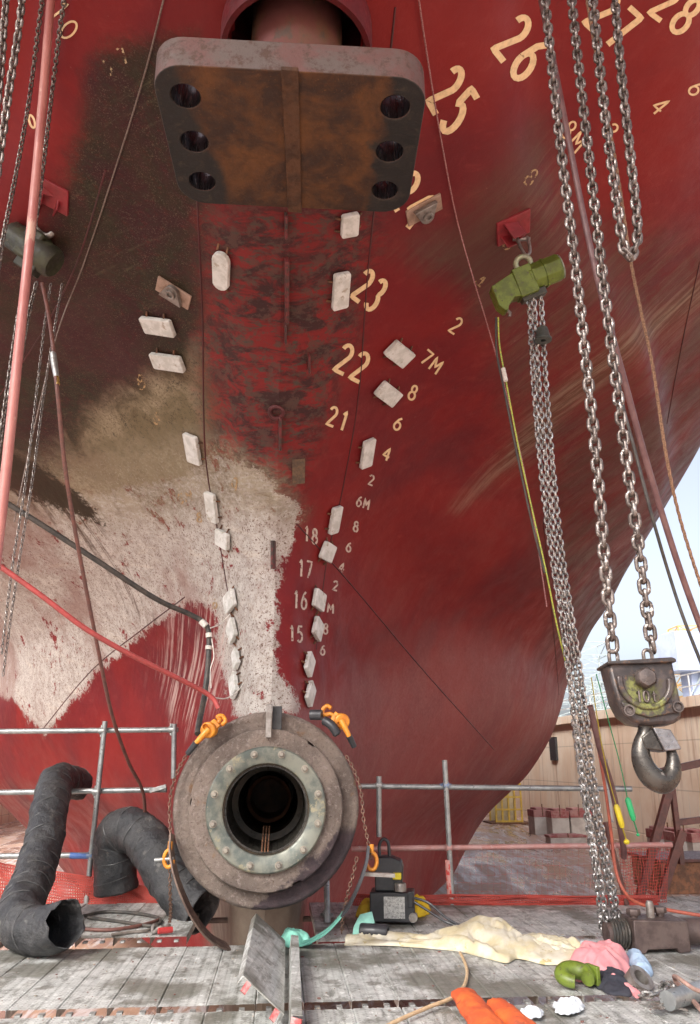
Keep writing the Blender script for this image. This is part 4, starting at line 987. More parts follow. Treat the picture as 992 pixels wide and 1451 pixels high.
# --- left dark hoist
lh = thing('air_hoist', 'dark olive air hoist half hidden by the pink pipe on the left', 'hoist', W(52, 370, 5.3))
M_OLV = pmat('grimy_olive', (.05, .055, .03), (.03, .03, .022), 10, .5, 0, .5, .004, (.09, .08, .05), 20, .6)
A2 = W(45, 352, 5.3); ex2 = (W(92, 385, 5.35)-A2).normalized(); ez2 = (UP-ex2*UP.dot(ex2)).normalized(); ey2 = ex2.cross(ez2)
mb = MB(); mb.lathe([(.001, -.22), (.10, -.22), (.115, -.2), (.115, .02), (.13, .04), (.13, .2), (.11, .235), (.001, .235)], A2, ex2, 26, lambda q, h: 1+.02*cos(q*10)); mb.build('motor_housing', M_OLV, lh)
mb = MB(); mb.frame_box(A2+ez2*.02, ex2*.08, ey2*.10, ez2*.13); mb.build('gear_housing', M_OLV, lh, bevel=.02)
mb = MB(); mb.frame_box(A2+ex2*.06-ez2*.13, ex2*.09, ey2*.07, ez2*.05); mb.build('chain_guide', bpy.data.materials['guide_black'], lh, bevel=.01)
mb = MB(); mb.tube([A2+ez2*(.20+.06*cos(q*pi/10))+ex2*.07*sin(q*pi/10) for q in range(20)], .024, 12, closed=True); mb.build('top_hook', M_STEEL, lh)
mb = MB(); mb.sphere(A2+ez2*.17-ex2*.10, .055, 14); mb.build('hook_swivel', pmat('blue_grey_metal', (.3, .36, .42), (.2, .24, .3), 10, .3, .4), lh)
# --- chains at the left
DL = 2.6
chain([(34, -40), (28, 30), (14, 120), (4, 190), (-6, 260)], .0372, .0071, 'heavy chain crossing the top left corner, right one of the pair', M_CH, 6, 8, DL, .0128)
chain([(12, -40), (6, 30), (2, 90), (-8, 190)], .0372, .0071, 'heavy chain at the very top left edge of the photo', M_CH, 6, 8, DL+.05, .0128)
chain([(66, -40), (56, 30), (40, 150), (20, 260), (4, 340), (-10, 430)], .034, .0056, 'medium chain just left of the pink pipe at the top', M_CHT, 4, 6, 4.0, .0120)
chain([(99, -40), (88, 20), (74, 130), (58, 260), (42, 370), (28, 470), (14, 560)], .034, .0056, 'medium chain just right of the pink pipe, swinging behind its foot', M_CHT, 4, 6, 4.0, .0120)
chain([(36, 395), (24, 460), (12, 540), (-2, 640), (-14, 720)], .040, .0062, 'load chain of the left hoist running down left of the pink pipe', M_CHT, 4, 6, 5.2, .0135)
chain([(52, 400), (38, 460), (22, 560), (8, 640), (-8, 740)], .040, .0062, 'load chain of the left hoist running down behind the pink pipe', M_CHT, 4, 6, 5.22, .0135)
chain([(72, 402), (62, 470), (48, 590), (34, 700), (18, 800), (2, 930)], .032, .0036, 'thin hand chain on the left, nearer the pink pipe', M_CHT, 3, 5, 5.3, .0085)
chain([(88, 402), (80, 450), (62, 560), (46, 680), (28, 790), (12, 900), (4, 960)], .032, .0036, 'thin hand chain on the left, nearer the stern', M_CHT, 3, 5, 5.32, .0085)
# ================================================================== HOSES, ROPES, PIPES
def hose(px, r, label, mat, name='hose', cat='hose', n=10, k=10, path=None):
    P = clear(path or WP(px, k), r+.01); mb = MB(); mb.tube(P, r, n); return tag(mb.build(name, mat), label, cat)
def rp(name, c1, c2, s=60, rough=.7): return pmat(name, c1, c2, s, rough, 0, .5, .002, space='World')
M_PINK = pmat('pinkish_pipe', (.40, .16, .135), (.32, .11, .095), 6, .45, 0, .1, .002, (.48, .28, .22), 9, .58, space='World', stretch=(1, 1, .4))
hose([(77, -60, 3.2), (52, 240, 3.2), (27, 490, 3.2), (3, 720, 3.2), (-14, 860, 3.2)], .0225, 'straight pinkish red pipe slanting down the left edge', M_PINK, 'pipe', 'pipe', 18)
M_BRH = rp('brown_hose', (.17, .07, .055), (.12, .055, .045), 20, .55)
h = hose([(60, 402, 5.2), (68, 440, 5.1), (74, 480, 5.0), (77, 510, 5.0), (82, 560, 5.0), (92, 660, 5.2), (108, 760, 5.5), (135, 900, 6.0), (158, 1010, 6.5), (182, 1080, 7.0), (203, 1125, 7.3), (206, 1190, 7.6)], .015, 'brown air hose hanging from the left hoist down to the guard rail', M_BRH)
mb = MB(); P_ = [W(75, 500, 4.99), W(77, 516, 4.99), W(80, 534, 4.99)]; mb.tube(P_, [.022, .024, .02], 12); mb.build('hose_coupling', M_CPL, h)
mb = MB(); mb.tube([W(80, 534, 4.99), W(81.5, 545, 4.99)], .018, 12); mb.build('brass_nut', pmat('brass', (.6, .4, .12), (.5, .33, .1), 10, .35, .8), h)
M_BLK = rp('black_hose', (.035, .033, .03), (.07, .06, .05), 12, .5)
h = hose([(-30, 690, 5.6), (8, 712, 5.7), (60, 744, 5.8), (140, 796, 6.0), (220, 848, 6.3), (268, 870, 6.5), (290, 883, 6.55), (296, 900, 6.55), (295, 940, 6.5), (290, 985, 6.4), (283, 1020, 6.2), (280, 1040, 6.1)], .023, 'black hose sloping down from the left edge with white taped bend', M_BLK)
M_TAPE = pmat('white_tape', (.7, .68, .62), (.55, .52, .46), 20, .6)
for a, b_ in (((285, 880, 6.53), (292, 887, 6.53)), ((296, 897, 6.53), (296.5, 903, 6.53)), ((296, 915, 6.52), (295.5, 920, 6.52))):
    mb = MB(); mb.tube([W(*a), W(*b_)], .028, 12); mb.build('white_tape', M_TAPE, h)
M_REDH = rp('red_hose', (.42, .07, .065), (.33, .06, .055), 16, .45)
hose([(-40, 775, 5.0), (5, 806, 5.05), (60, 845, 5.15), (120, 890, 5.3), (180, 925, 5.5), (240, 955, 5.75), (285, 978, 5.95), (302, 990, 6.0), (310, 1004, 6.0)], .019, 'red hose sloping from the left edge to the top of the boss', M_REDH)
M_WIRE = rp('steel_wire_rope', (.25, .2, .17), (.15, .1, .08), 90, .5)
def wr(px, r, label, mat, name='wire_rope', cat='wire rope'): return hose(px, r, label, mat, name, cat, 6, 12)
wr([(239, -30, 4.3), (205, 105, 4.8), (160, 250, 5.2), (120, 370, 5.5), (82, 470, 5.6), (50, 600, 5.7), (20, 740, 5.8)], .0055, 'thin wire rope slanting across the dark left hull', M_WIRE)
M_RW = rp('red_white_cord', (.25, .06, .06), (.38, .22, .21), 120, .6)
wr([(588, -40, 3.7), (604, 70, 4.1), (622, 180, 4.6), (645, 300, 5.0), (668, 385, 5.3), (690, 458, 5.6), (712, 535, 5.8), (735, 630, 6.0), (755, 730, 6.2), (775, 860, 6.5)], .0055, 'thin reddish rope running from the top past the lime hoist', M_RW)
M_YG = rp('yellow_green_cord', (.55, .5, .06), (.15, .3, .08), 120, .6)
hose([(706, 450, 5.2), (708, 490, 5.2), (718, 545, 5.22), (736, 640, 5.3), (757, 735, 5.42), (774, 810, 5.5), (788, 880, 5.65), (802, 940, 5.8)], .006, 'yellow air line running down from the lime hoist', M_YG, 'air_line', 'hose', 6)
hose([(703, 450, 5.22), (704, 500, 5.22), (714, 550, 5.24), (733, 645, 5.32), (754, 742, 5.44), (772, 812, 5.52)], .008, 'dark air line running down beside the yellow one', M_BLK, 'air_line', 'hose', 6)
mb = MB(); mb.tube([W(713, 522, 5.18), W(717, 540, 5.18)], .016, 10); tag(mb.build('hose_joint', M_TAPE), 'pale connector on the air lines below the lime hoist', 'hose connector')
M_MAR = rp('maroon_hose', (.15, .075, .07), (.11, .05, .05), 10, .4)
hose([(758, -40, 3.0), (785, 90, 3.0), (808, 210, 3.0), (832, 330, 3.05), (858, 440, 3.1), (885, 540, 3.2), (912, 640, 3.3), (945, 750, 3.4), (975, 840, 3.5), (1020, 960, 3.6)], .0145, 'thick maroon hose passing behind the heavy chains to the right edge', M_MAR, n=14)
hose([(868, 460, 3.6), (880, 560, 3.6), (900, 640, 3.6), (925, 735, 3.6), (950, 820, 3.7), (972, 885, 3.7), (1010, 980, 3.7)], .008, 'thin black cable right of the heavy chains', M_BLK, 'cable', 'cable')
M_ORR = rp('orange_brown_rope', (.24, .13, .075), (.13, .07, .04), 140, .85)
def twist_rope(px, r, label, mat):
    P = resample(WP(px, 14), .006); mb = MB(); L = len(P)
    for s_ in range(3):
        Q = []
        for i, p in enumerate(P):
            t = (P[min(i+1, L-1)]-P[max(i-1, 0)]).normalized(); a = Vector((0, 1, 0)); a = (a-t*a.dot(t)).normalized(); b_ = t.cross(a); q = i*.35+s_*2*pi/3
            Q.append(p+(a*cos(q)+b_*sin(q))*r*.5)
        mb.tube(Q, r*.58, 5)
    return tag(mb.build('rope', mat), label, 'rope')
twist_rope([(826, -40, 2.6), (838, 40, 2.6), (856, 140, 2.6), (876, 250, 2.62), (893, 365, 2.65), (908, 440, 2.7), (925, 520, 2.75), (945, 650, 2.8), (968, 750, 2.85), (1010, 880, 2.9)], .0065, 'rust coloured fibre rope twisting through the heavy chains', M_ORR)
M_BRT = M_DARKRED
hose([(836, 1000, 7.0), (850, 1060, 7.1), (868, 1120, 7.25), (882, 1190, 7.4), (884, 1215, 7.5)], .028, 'brown pipe leaning down behind the thin chains to the lower rail', M_MAR, 'pipe', 'pipe')
hose([(848, 1060, 7.3), (858, 1120, 7.35), (866, 1180, 7.4), (872, 1230, 7.4), (884, 1262, 7.35), (905, 1280, 7.2), (950, 1290, 7.0), (1010, 1300, 6.9)], .014, 'orange red hose dropping over the rail and along the right deck', rp('orange_red_hose', (.48, .12, .07), (.36, .09, .06), 14, .5))
post((857, 1075, 7.6), (866, 1165, 7.6), 'short grey scaffold stub behind the pendant controls', None)
for px, c_, lab, nm in (([(838, 960, 6.9), (850, 1040, 6.9), (862, 1100, 6.9), (873, 1140, 6.9)], (.75, .58, .03), 'yellow', 'y'), ([(845, 955, 6.9), (862, 1020, 6.9), (878, 1080, 6.9), (889, 1130, 6.9)], (.03, .45, .16), 'green', 'g')):
    ph = thing('pendant_handle', lab+' hoist pendant handle dangling on a thin cord', 'pendant', W(*px[-1]))
    M_ = pmat(lab+'_plastic', c_, tuple(x*.8 for x in c_), 10, .4); M_C = rp(lab+'_cord', tuple(x*.5 for x in c_), tuple(x*.4 for x in c_))
    mb = MB(); mb.tube(WP(px, 8), .0045, 6); mb.build('cord', M_C, ph)
    x, y, D = px[-1]; mb = MB(); mb.tube([W(x, y, D), W(x+1, y+4, D), W(x+8, y+28, D), W(x+9, y+33, D)], [.014, .026, .024, .016], 14); mb.build('grip', M_, ph)
    mb = MB(); mb.tube(WP([(x+9, y+33, D), (x+12, y+42, D), (x+15, y+52, D)], 5), .006, 6); mb.build('tail_cord', M_C, ph)
    mb = MB(); mb.sphere(W(x+15, y+53, D), .026 if nm == 'y' else .015, 12, (1, 1, .8)); mb.build('pull_knob', M_, ph)
# ================================================================== THINGS ON THE DECK
def blob(outline, h, mat, name, label, cat, seed=1, folds=5, fa=.3, z0=0.004, par=None, build=True, sub=1):
    # heap of cloth: outline = photo points where the cloth meets the planks
    pts = [G(x, y, z0) for x, y in outline]; pts = smoothpath(pts+[pts[0]], 12)[:-1]; k = len(pts)
    cen = sum(pts, Vector())/k; M = 30; vs = []; fs = []
    for j in range(M+1):
        r = j/M
        for i, p in enumerate(pts):
            a = atan2(p.y-cen.y, p.x-cen.x); q = cen.lerp(p, r*(1+.07*sin(a*folds+seed*2)*r+.04*sin(a*folds*2.3+seed)*r))
            prof = max(0, 1-r**2.6)**.75
            wx = q.x*folds*4+.8*hn(q.x*6, q.y*6, seed); wy = q.y*folds*4+.8*hn(q.y*7, q.x*5, seed+3)
            rdg = 1-min(1, abs(sin(wx+.7*wy+seed)+.5*sin(1.7*wy-wx*.6+2*seed))*1.1)
            rd2 = 1-min(1, abs(sin(a*folds+2.2*r+hn(q.x*8, q.y*8, seed)*1.5))*1.3)
            z = z0+h*prof*(.78+.3*hn(q.x*6+seed, q.y*6, seed))+.016*rdg*min(1, prof*2+.15)+h*.16*rd2*r*prof+.003*hn(q.x*40, q.y*40, seed)
            vs.append(Vector((q.x, q.y, z)))
    for j in range(M):
        for i in range(k): l = (i+1) % k; fs.append((j*k+i, j*k+l, (j+1)*k+l, (j+1)*k+i))
    mb = MB(); mb.add(vs, fs); o = mb.build(name, mat, par, smooth=70, solid=.004)
    return tag(o, label, cat)
def cloth_mat(name, c1, c2, s=5, c3=None):
    m = pmat(name, c1, c2, s, .85, 0, .3, .003, c3, 7, .6); return m
# cream canvas sheet lying across the planks
M_CANV = cloth_mat('cream_canvas', (.62, .58, .47), (.54, .47, .30), 5, (.42, .34, .16))
near = [(488, 1341), (520, 1341), (560, 1342), (610, 1346), (650, 1350), (690, 1360), (718, 1366), (735, 1360), (770, 1368), (800, 1368), (826, 1362)]
far = [(494, 1333), (525, 1326), (560, 1326), (600, 1333), (638, 1322), (665, 1316), (700, 1320), (738, 1328), (760, 1326), (795, 1338), (822, 1348)]
A_ = smoothpath([G(x, y) for x, y in near], 10); B_ = smoothpath([G(x, y) for x, y in far], 10); mb = MB(); vs = []; fs = []; K = len(A_); M = 22
for i in range(K):
    u = i/(K-1); amp = .045+.105*math.exp(-((u-.55)/.17)**2)+.03*math.exp(-((u-.95)/.08)**2)
    for j in range(M+1):
        v_ = j/M; p = A_[i].lerp(B_[i], v_); env = sin(pi*min(1, max(0, v_)))**.55
        ridge = .55*(.5+.5*cos((v_-.35-.55*sin(u*4.2))*7.5))+.30*(.5+.5*cos((v_+u*1.6)*13+2))+.12*hn(u*14, v_*5, 3)+.22*(1-abs(sin(u*15+v_*6)))*math.exp(-((u-.8)/.2)**2)+.16*(1-abs(sin(u*9-v_*4.5+1)))+.07*(1-abs(sin(u*34+v_*9+hn(u*20, v_*6))))
        vs.append(Vector((p.x, p.y, .006+amp*env*(.25+ridge)+.006*hn(u*50, v_*12, 2)*env-.030*env*(1-min(1, 3*abs(sin(u*11+v_*3.5+hn(u*9, v_*4)*1.4))))-.018*env*(1-min(1, 3*abs(sin(u*23-v_*5+hn(u*13, v_*5)*1.6)))))))
for i in range(K-1):
    for j in range(M): fs.append((i*(M+1)+j, (i+1)*(M+1)+j, (i+1)*(M+1)+j+1, i*(M+1)+j+1))
mb.add(vs, fs); tag(mb.build('canvas_sheet', M_CANV, None, smooth=80, solid=.005), 'crumpled cream canvas sheet stained ochre lying across the planks', 'canvas')
blob([(744, 1336), (770, 1330), (800, 1338), (822, 1352), (812, 1362), (775, 1356), (750, 1350)], .075, cloth_mat('pale_canvas', (.68, .64, .52), (.58, .53, .36)), 'canvas_bag', 'small knotted cream canvas bag at the right end of the long sheet', 'bag', 4, 6, .5)
blob([(806, 1386), (812, 1362), (840, 1352), (875, 1356), (893, 1368), (886, 1384), (850, 1390), (822, 1392)], .15, cloth_mat('pink_cloth', (.66, .29, .30), (.60, .24, .26), 6), 'pink_cloth', 'salmon pink cloth heaped at the foot of the thin chains', 'cloth', 2, 5, .45)
tg = MB(); P_ = [G(868, 1384, .06), G(880, 1392, .03), G(893, 1402, .02), G(903, 1409, .012)]
tg.tube(smoothpath(P_, 5), .022, 8); tag(tg.build('pink_cloth', bpy.data.materials['pink_cloth']), 'twisted pink cloth strip trailing over the black cloth', 'cloth')
blob([(832, 1384), (850, 1378), (880, 1384), (896, 1400), (893, 1411), (868, 1410), (846, 1401)], .065, cloth_mat('black_cloth', (.022, .024, .035), (.03, .03, .04)), 'black_cloth', 'black cloth spilling out below the pink cloth', 'cloth', 5, 5, .4)
blob([(888, 1352), (900, 1350), (914, 1362), (926, 1378), (920, 1388), (905, 1380), (893, 1368)], .06, cloth_mat('blue_cloth', (.36, .48, .62), (.28, .4, .55)), 'blue_cloth', 'light blue cloth lying right of the pink cloth', 'cloth', 6, 5, .4)
blob([(812, 1350), (830, 1340), (848, 1344), (850, 1356), (832, 1362), (816, 1360)], .06, cloth_mat('white_cloth', (.62, .66, .70), (.52, .56, .6)), 'white_cloth', 'pale white cloth tucked between canvas and pink cloth', 'cloth', 8, 6, .4)
for ol, lb in (([(785, 1428), (800, 1420), (822, 1421), (827, 1430), (812, 1437), (792, 1437)], 'white crumpled rag over the plank joint below the lime hook'), ([(738, 1437), (752, 1430), (768, 1433), (766, 1442), (745, 1443)], 'small white scrap beside the orange trousers')):
    blob(ol, .03, bpy.data.materials['white_cloth'], 'rag', lb, 'rag', 9, 9, .5)
# lime hook lying on the deck
hk = thing('lime_hook', 'lime green hook block lying on the planks beside the pink cloth', 'hook', G(820, 1405))
c = G(819, 1400); mb = MB(); pts = []; rr = []
for i in range(25):
    q = R(-35+i*290/24); pts.append(c+Vector((.075*cos(q)-.01, .06*sin(q), .062+.035*sin(q)*.5))); rr.append(.050*(1-.45*abs(i/24-.45)**1.5*1.6))
mb.tube(pts, rr, 14); mb.build('hook_body', M_LIME, hk, smooth=60)
mb = MB(); mb.frame_box(c+Vector((.10, .02, .065)), Vector((.012, .006, 0)), Vector((-.02, .05, 0)), Vector((0, 0, .05))); mb.build('hook_latch', M_LIME, hk, bevel=.005)
# chain lug and chain on the deck
mb = MB(); c = G(903, 1393, .03); mb.lathe([(.045, -.02), (.075, -.02), (.075, .05), (.045, .05), (.045, -.02)], c, Vector((.4, -.6, .75)), 24)
tag(mb.build('steel_ring', M_STEEL), 'thick dark steel ring at the end of the chain by the pink cloth', 'ring')
P_ = smoothpath([G(892, 1398, .02), G(905, 1407, .015), G(925, 1410, .012), G(945, 1404, .015), G(955, 1399, .02), G(946, 1394, .02), G(930, 1398, .018)], 8)
tag(chain_mb(P_, .045, .0085, .0175, 4, 6, jit=.4).build('chain', M_CH2), 'short length of bright chain lying right of the pink cloth', 'chain')
hose(None, .011, 'brown hose arching up at the right edge in front of the clamp', rp('tan_hose', (.38, .25, .2), (.3, .18, .15), 20), 'hose', 'hose', 12, path=smoothpath([G(958, 1392, .02), G(955, 1384, .10), G(960, 1385, .16), G(970, 1392, .17), G(985, 1402, .14), G(1010, 1410, .1)], 8))
hose(None, .013, 'brown hose end with black tip leaning across the right corner', bpy.data.materials['tan_hose'], 'hose', 'hose', 12, path=smoothpath([G(957, 1390, .05), G(968, 1402, .04), G(982, 1418, .03), G(996, 1434, .02)], 8))
mb = MB(); mb.cyl(G(946, 1418, .05), G(1015, 1396, .05), .048, 20); tag(mb.build('pipe_end', M_TUBE), 'pale steel pipe lying in the bottom right corner', 'pipe')
mb = MB()
P_ = [G(930+9*sin(i*1.9)+4*sin(i*5), 1425+5*cos(i*2.3), .02+.012*abs(sin(i*1.3))) for i in range(16)]
mb.tube(smoothpath(P_, 6), .004, 5); mb.tube([G(940, 1424, .015), G(975, 1432, .012)], .006, 6)
tag(mb.build('wire_bundle', M_STEEL), 'knotted bundle of wire beside the pale pipe', 'wire')
# steel clamp block with bolts
cl = thing('clamp_block', 'heavy brown steel clamp with three upright bolts on the right planks', 'clamp', G(940, 1350))
M_CLB = pmat('brown_clamp', (.13, .095, .085), (.085, .06, .055), 10, .5, .4, .3)
c = G(940, 1352); ax_ = Vector((cos(R(3)), sin(R(3)), 0)); ay_ = Vector((-sin(R(3)), cos(R(3)), 0)); az_ = Vector((0, 0, 1))
mb = MB(); mb.prism([(-.19, .0), (-.12, .0), (-.10, .025), (.10, .03), (.12, .0), (.20, .01), (.20, .20), (-.185, .21)], c, ax_, az_, ay_*.26); mb.build('clamp_body', M_CLB, cl, bevel=.008)
for dx, dy in ((-.14, .10), (.08, .17)):
    mb = MB(); p = c+ax_*dx+ay_*dy+az_*.205
    mb.tube([p, p+az_*.022], .028, 16); mb.lathe([(.001, .02), (.045, .02), (.048, .025), (.048, .055), (.044, .06), (.001, .06)], p, az_, 6); mb.build('bolt_head', M_CLB, cl)
mb = MB(); p = c+ax_*-.01+ay_*.12+az_*.2; mb.tube([p, p+az_*.09, p+az_*.11], [.028, .028, .022], 18); mb.build('threaded_stud', M_STEEL, cl)
mb = MB(); mb.cyl(c-ax_*.34+ay_*.13+az_*.10, c-ax_*.19+ay_*.13+az_*.10, .075, 24); mb.build('clamp_shaft', M_CLB, cl)
mb = MB(); mb.cyl(c+ax_*.2+ay_*.13+az_*.11, c+ax_*.62+ay_*.17+az_*.12, .085, 24); mb.build('clamp_shaft', M_CLB, cl)
mb = MB(); mb.tube([c-ax_*(.19+.007*i/3)+ay_*(.13+.085*cos(i*.7))+az_*(.105+.085*sin(i*.7)) for i in range(54)], .010, 7); mb.build('rope_winding', M_BLK, cl)
# tilted loose plank pair in front of the boss
def loose(corner_r_near, corner_r_far, wvec, thick, label):
    root = thing('loose_plank', label, 'scaffold plank', corner_r_near); a, b_ = corner_r_near, corner_r_far; d = b_-a; wv = Vector(wvec); nn = d.cross(wv).normalized()
    if nn.z < 0: nn = -nn
    mb = MB(); mb.frame_box((a+b_)/2+wv/2, d/2, wv/2, nn*.003); 
    for e in (0, 1): mb.frame_box((a+b_)/2+wv*e-nn*.024, d/2, wv.normalized()*.002, nn*.024)
    mb.build('plank_deck', M_PLK, root, smooth=0)
    for e in (.15, .85):
        mb = MB(); p = a+wv*e-d.normalized()*.02; mb.bar(p+nn*.0, p-d.normalized()*.03-nn*.045, .03, .012, nn); mb.build('end_hook', M_HKR, root)
M_HKR = pmat('red_hook_paint', (.40, .06, .06), (.45, .25, .24), 18, .5)
loose(G(402, 1438, .05), G(404, 1333, .06), Vector((-.21, .0, .17)), .05, 'loose steel plank tipped on edge in front of the boss')
loose(G(414, 1438, .12), G(413, 1325, .12), Vector((-.012, 0, -.115)), .05, 'narrow toe board standing upright beside the tipped plank')
# orange gloves / trousers
M_ORG = cloth_mat('orange_cloth', (.58, .11, .02), (.46, .07, .018), 8, (.30, .06, .025))
def sleeve(px, rad, label, seed):
    P = smoothpath([G(*q) for q in px], 10); L = len(P); n_ = 28; vs = []; fs = []
    for i, p in enumerate(P):
        t = (P[min(i+1, L-1)]-P[max(i-1, 0)]).normalized(); a = Vector((0, 0, 1)); b_ = t.cross(a).normalized(); u = i/(L-1)
        for k in range(n_):
            q = 2*pi*k/n_; r = rad*(.82+.25*u)*(1+.10*hn(q*2+seed, u*7, seed)+.05*hn(q*3, u*18, 2)-.16*(1-min(1, 2.2*abs(sin(u*17+1.3*sin(q+seed)+hn(q*2, u*6)*1.2)))))*(1 if u > .06 else .25+.75*sqrt(u/.06))
            vs.append(p+(a*cos(q)*.62+b_*sin(q))*r)
    for i in range(L-1):
        for k in range(n_): l = (k+1) % n_; fs.append((i*n_+k, i*n_+l, (i+1)*n_+l, (i+1)*n_+k))
    fs.append(tuple(range(n_))); mb = MB(); mb.add(vs, fs); tag(mb.build('orange_sleeve', M_ORG, None, smooth=80), label, 'work clothing')
sleeve([(655, 1408, .06), (672, 1430, .06), (690, 1455, .06), (712, 1495, .06)], .082, 'left orange work sleeve lying over the beige hose', 1)
sleeve([(700, 1424, .06), (722, 1442, .06), (748, 1468, .06), (770, 1500, .06)], .078, 'right orange work sleeve lying at the bottom edge', 4)
hose(None, .010, 'thin beige hose curling from under the canvas to the bottom edge', rp('beige_hose', (.55, .40, .24), (.45, .31, .18), 20), 'hose', 'hose', 10, path=smoothpath([G(652, 1350, .02), G(658, 1362, .02), G(662, 1378, .02), G(657, 1398, .02), G(640, 1414, .02), G(605, 1428, .02), G(560, 1448, .02), G(520, 1470, .02)], 8))
# ---- hydraulic pump
c = G(552, 1312); pp = thing('hydraulic_pump', 'black portable hydraulic pump with carry handle on the rear planks', 'pump', c)
M_PB = pmat('pump_black', (.022, .023, .026), (.035, .035, .04), 8, .4); e1 = Vector((cos(R(-6)), sin(R(-6)), 0)); e2_ = Vector((sin(R(6)), cos(R(6)), 0)); e3 = Vector((0, 0, 1))
def pbx(x, y, z, sx_, sy_, sz_, nm, mt, bv=.01): mb = MB(); mb.frame_box(c+e1*x+e2_*y+e3*z, e1*sx_/2, e2_*sy_/2, e3*sz_/2); return mb.build(nm, mt, pp, bevel=bv)
pbx(.02, .15, .13, .36, .26, .22, 'oil_tank', M_PB)
mb = MB(); mb.prism([(-.12, .24), (.10, .24), (.115, .42), (.10, .47), (.02, .5), (-.09, .5), (-.12, .44)], c+e2_*.06, e1, e3, e2_*.18); mb.build('motor_cover', M_PB, pp, bevel=.012)
mb = MB(); mb.tube(smoothpath([c+e1*-.08+e2_*.14+e3*.49, c+e1*-.085+e2_*.14+e3*.58, c+e1*-.05+e2_*.14+e3*.63, c+e1*-.01+e2_*.14+e3*.6, c+e1*.0+e2_*.14+e3*.49], 6), .014, 10); mb.build('carry_handle', M_PB, pp)
pbx(.04, .015, .13, .17, .004, .16, 'data_plate', pmat('silver_plate', (.5, .5, .48), (.3, .3, .29), 40, .35, .5), .001)
pbx(.065, .04, .36, .07, .05, .05, 'yellow_valve', pmat('yellow_plastic', (.72, .58, .03), (.6, .48, .02), 10, .4), .006)
mb = MB(); mb.lathe([(.001, .06), (.045, .06), (.05, .05), (.05, 0), (.001, 0)], c+e1*.09+e2_*.03+e3*.25, (0, 0, 1), 20); mb.build('gauge_block', M_STEEL, pp)
pbx(.17, .03, .19, .04, .05, .12, 'valve_lever', M_PB, .006)
mb = MB(); mb.cyl(c+e1*.19+e2_*.0+e3*.06, c+e1*.19+e2_*.08+e3*.06, .035, 16); mb.build('filler_cap', M_STEEL, pp)
for k_, off in enumerate((0, .03)):
    hose(None, .010, ['upper', 'lower'][k_]+' black pump hose looping right of the hydraulic pump', M_PB, 'pump_hose', 'hose', 8, path=smoothpath([c+e1*.2+e2_*.04+e3*(.2-off), c+e1*.32+e3*(.17-off*2), c+e1*.46+e2_*-.04+e3*(.07-off), c+e1*.58+e2_*(-.05-off)+e3*.02, c+e1*.72+e2_*(-.05-off*2)+e3*.015], 8))
mb = MB(); p = G(520, 1318, .05); mb.lathe([(.001, 0), (.05, 0), (.055, .01), (.055, .20), (.05, .21), (.032, .21), (.03, .17), (.001, .17)], p+Vector((-.05, -.03, 0)), Vector((1, -.25, 0)), 22); tag(mb.build('black_cylinder', M_PB), 'short black cylinder lying in front of the hydraulic pump', 'hydraulic cylinder')
mb = MB(); a = G(499, 1330); mb.add([a, a+Vector((.20, -.02, 0)), a+Vector((.15, .07, .17)), a+Vector((.06, .07, .15)), a+Vector((.01, .03, .07))], [(0, 1, 2, 3, 4)]); tag(mb.build('mint_card', pmat('mint_paper', (.30, .62, .52), (.26, .55, .46), 20, .7, bmp=.1), None, solid=.003), 'mint green sheet leaning against the black cylinder', 'sheet')
M_YEL = cloth_mat('yellow_bag', (.80, .55, .02), (.70, .46, .015), 6)
blob([(572, 1290), (590, 1284), (607, 1288), (606, 1297), (588, 1300), (572, 1298)], .14, M_YEL, 'yellow_bag', 'bright yellow bag crumpled behind the right side of the pump', 'bag', 3, 7, .5)
blob([(505, 1300), (520, 1292), (532, 1294), (532, 1303), (518, 1307)], .13, cloth_mat('ochre_bag', (.55, .36, .03), (.42, .26, .02)), 'yellow_bag', 'darker yellow bag squeezed between the pump and the boss strap', 'bag', 5, 7, .5)
# ---- hoses and shackle on the left rear deck
DZ = .06
hose(None, .013, 'black hose looped on the left rear planks', M_BLK, path=smoothpath([G(118, 1298, DZ), G(150, 1292, DZ), (G(190, 1294, DZ)), G(220, 1299, DZ), G(228, 1306, DZ), G(215, 1312, DZ), G(170, 1306, DZ), G(125, 1300, DZ)], 8))
hose(None, .013, 'brown hose with fitting lying on the left rear planks', M_BRH, path=smoothpath([G(112, 1316, DZ), G(150, 1318, DZ), G(185, 1314, DZ), G(212, 1308, DZ), G(225, 1303, DZ)], 8))
hose(None, .011, 'grey brown hose end in front of the brown one on the left planks', rp('grey_hose', (.2, .17, .15), (.14, .12, .1), 20), path=smoothpath([G(158, 1325, DZ), G(185, 1321, DZ), G(210, 1318, DZ), G(226, 1308, DZ)], 8))
sh = thing('shackle', 'dark shackle with red sleeve lying at the end of the left hoses', 'shackle', G(230, 1318, .045))
c = G(228, 1316, DZ+.02); mb = MB(); mb.tube([c+Vector((.06*cos(q*pi/9), .05*sin(q*pi/9), .02*sin(q))) for q in range(1, 17)], .014, 10); mb.build('shackle_bow', M_STEEL, sh)
mb = MB(); mb.cyl(c+Vector((.0, -.08, 0)), c+Vector((.09, -.03, .0)), .022, 14); mb.build('red_sleeve', pmat('red_rubber', (.45, .04, .04), (.35, .03, .03), 10, .5), sh)
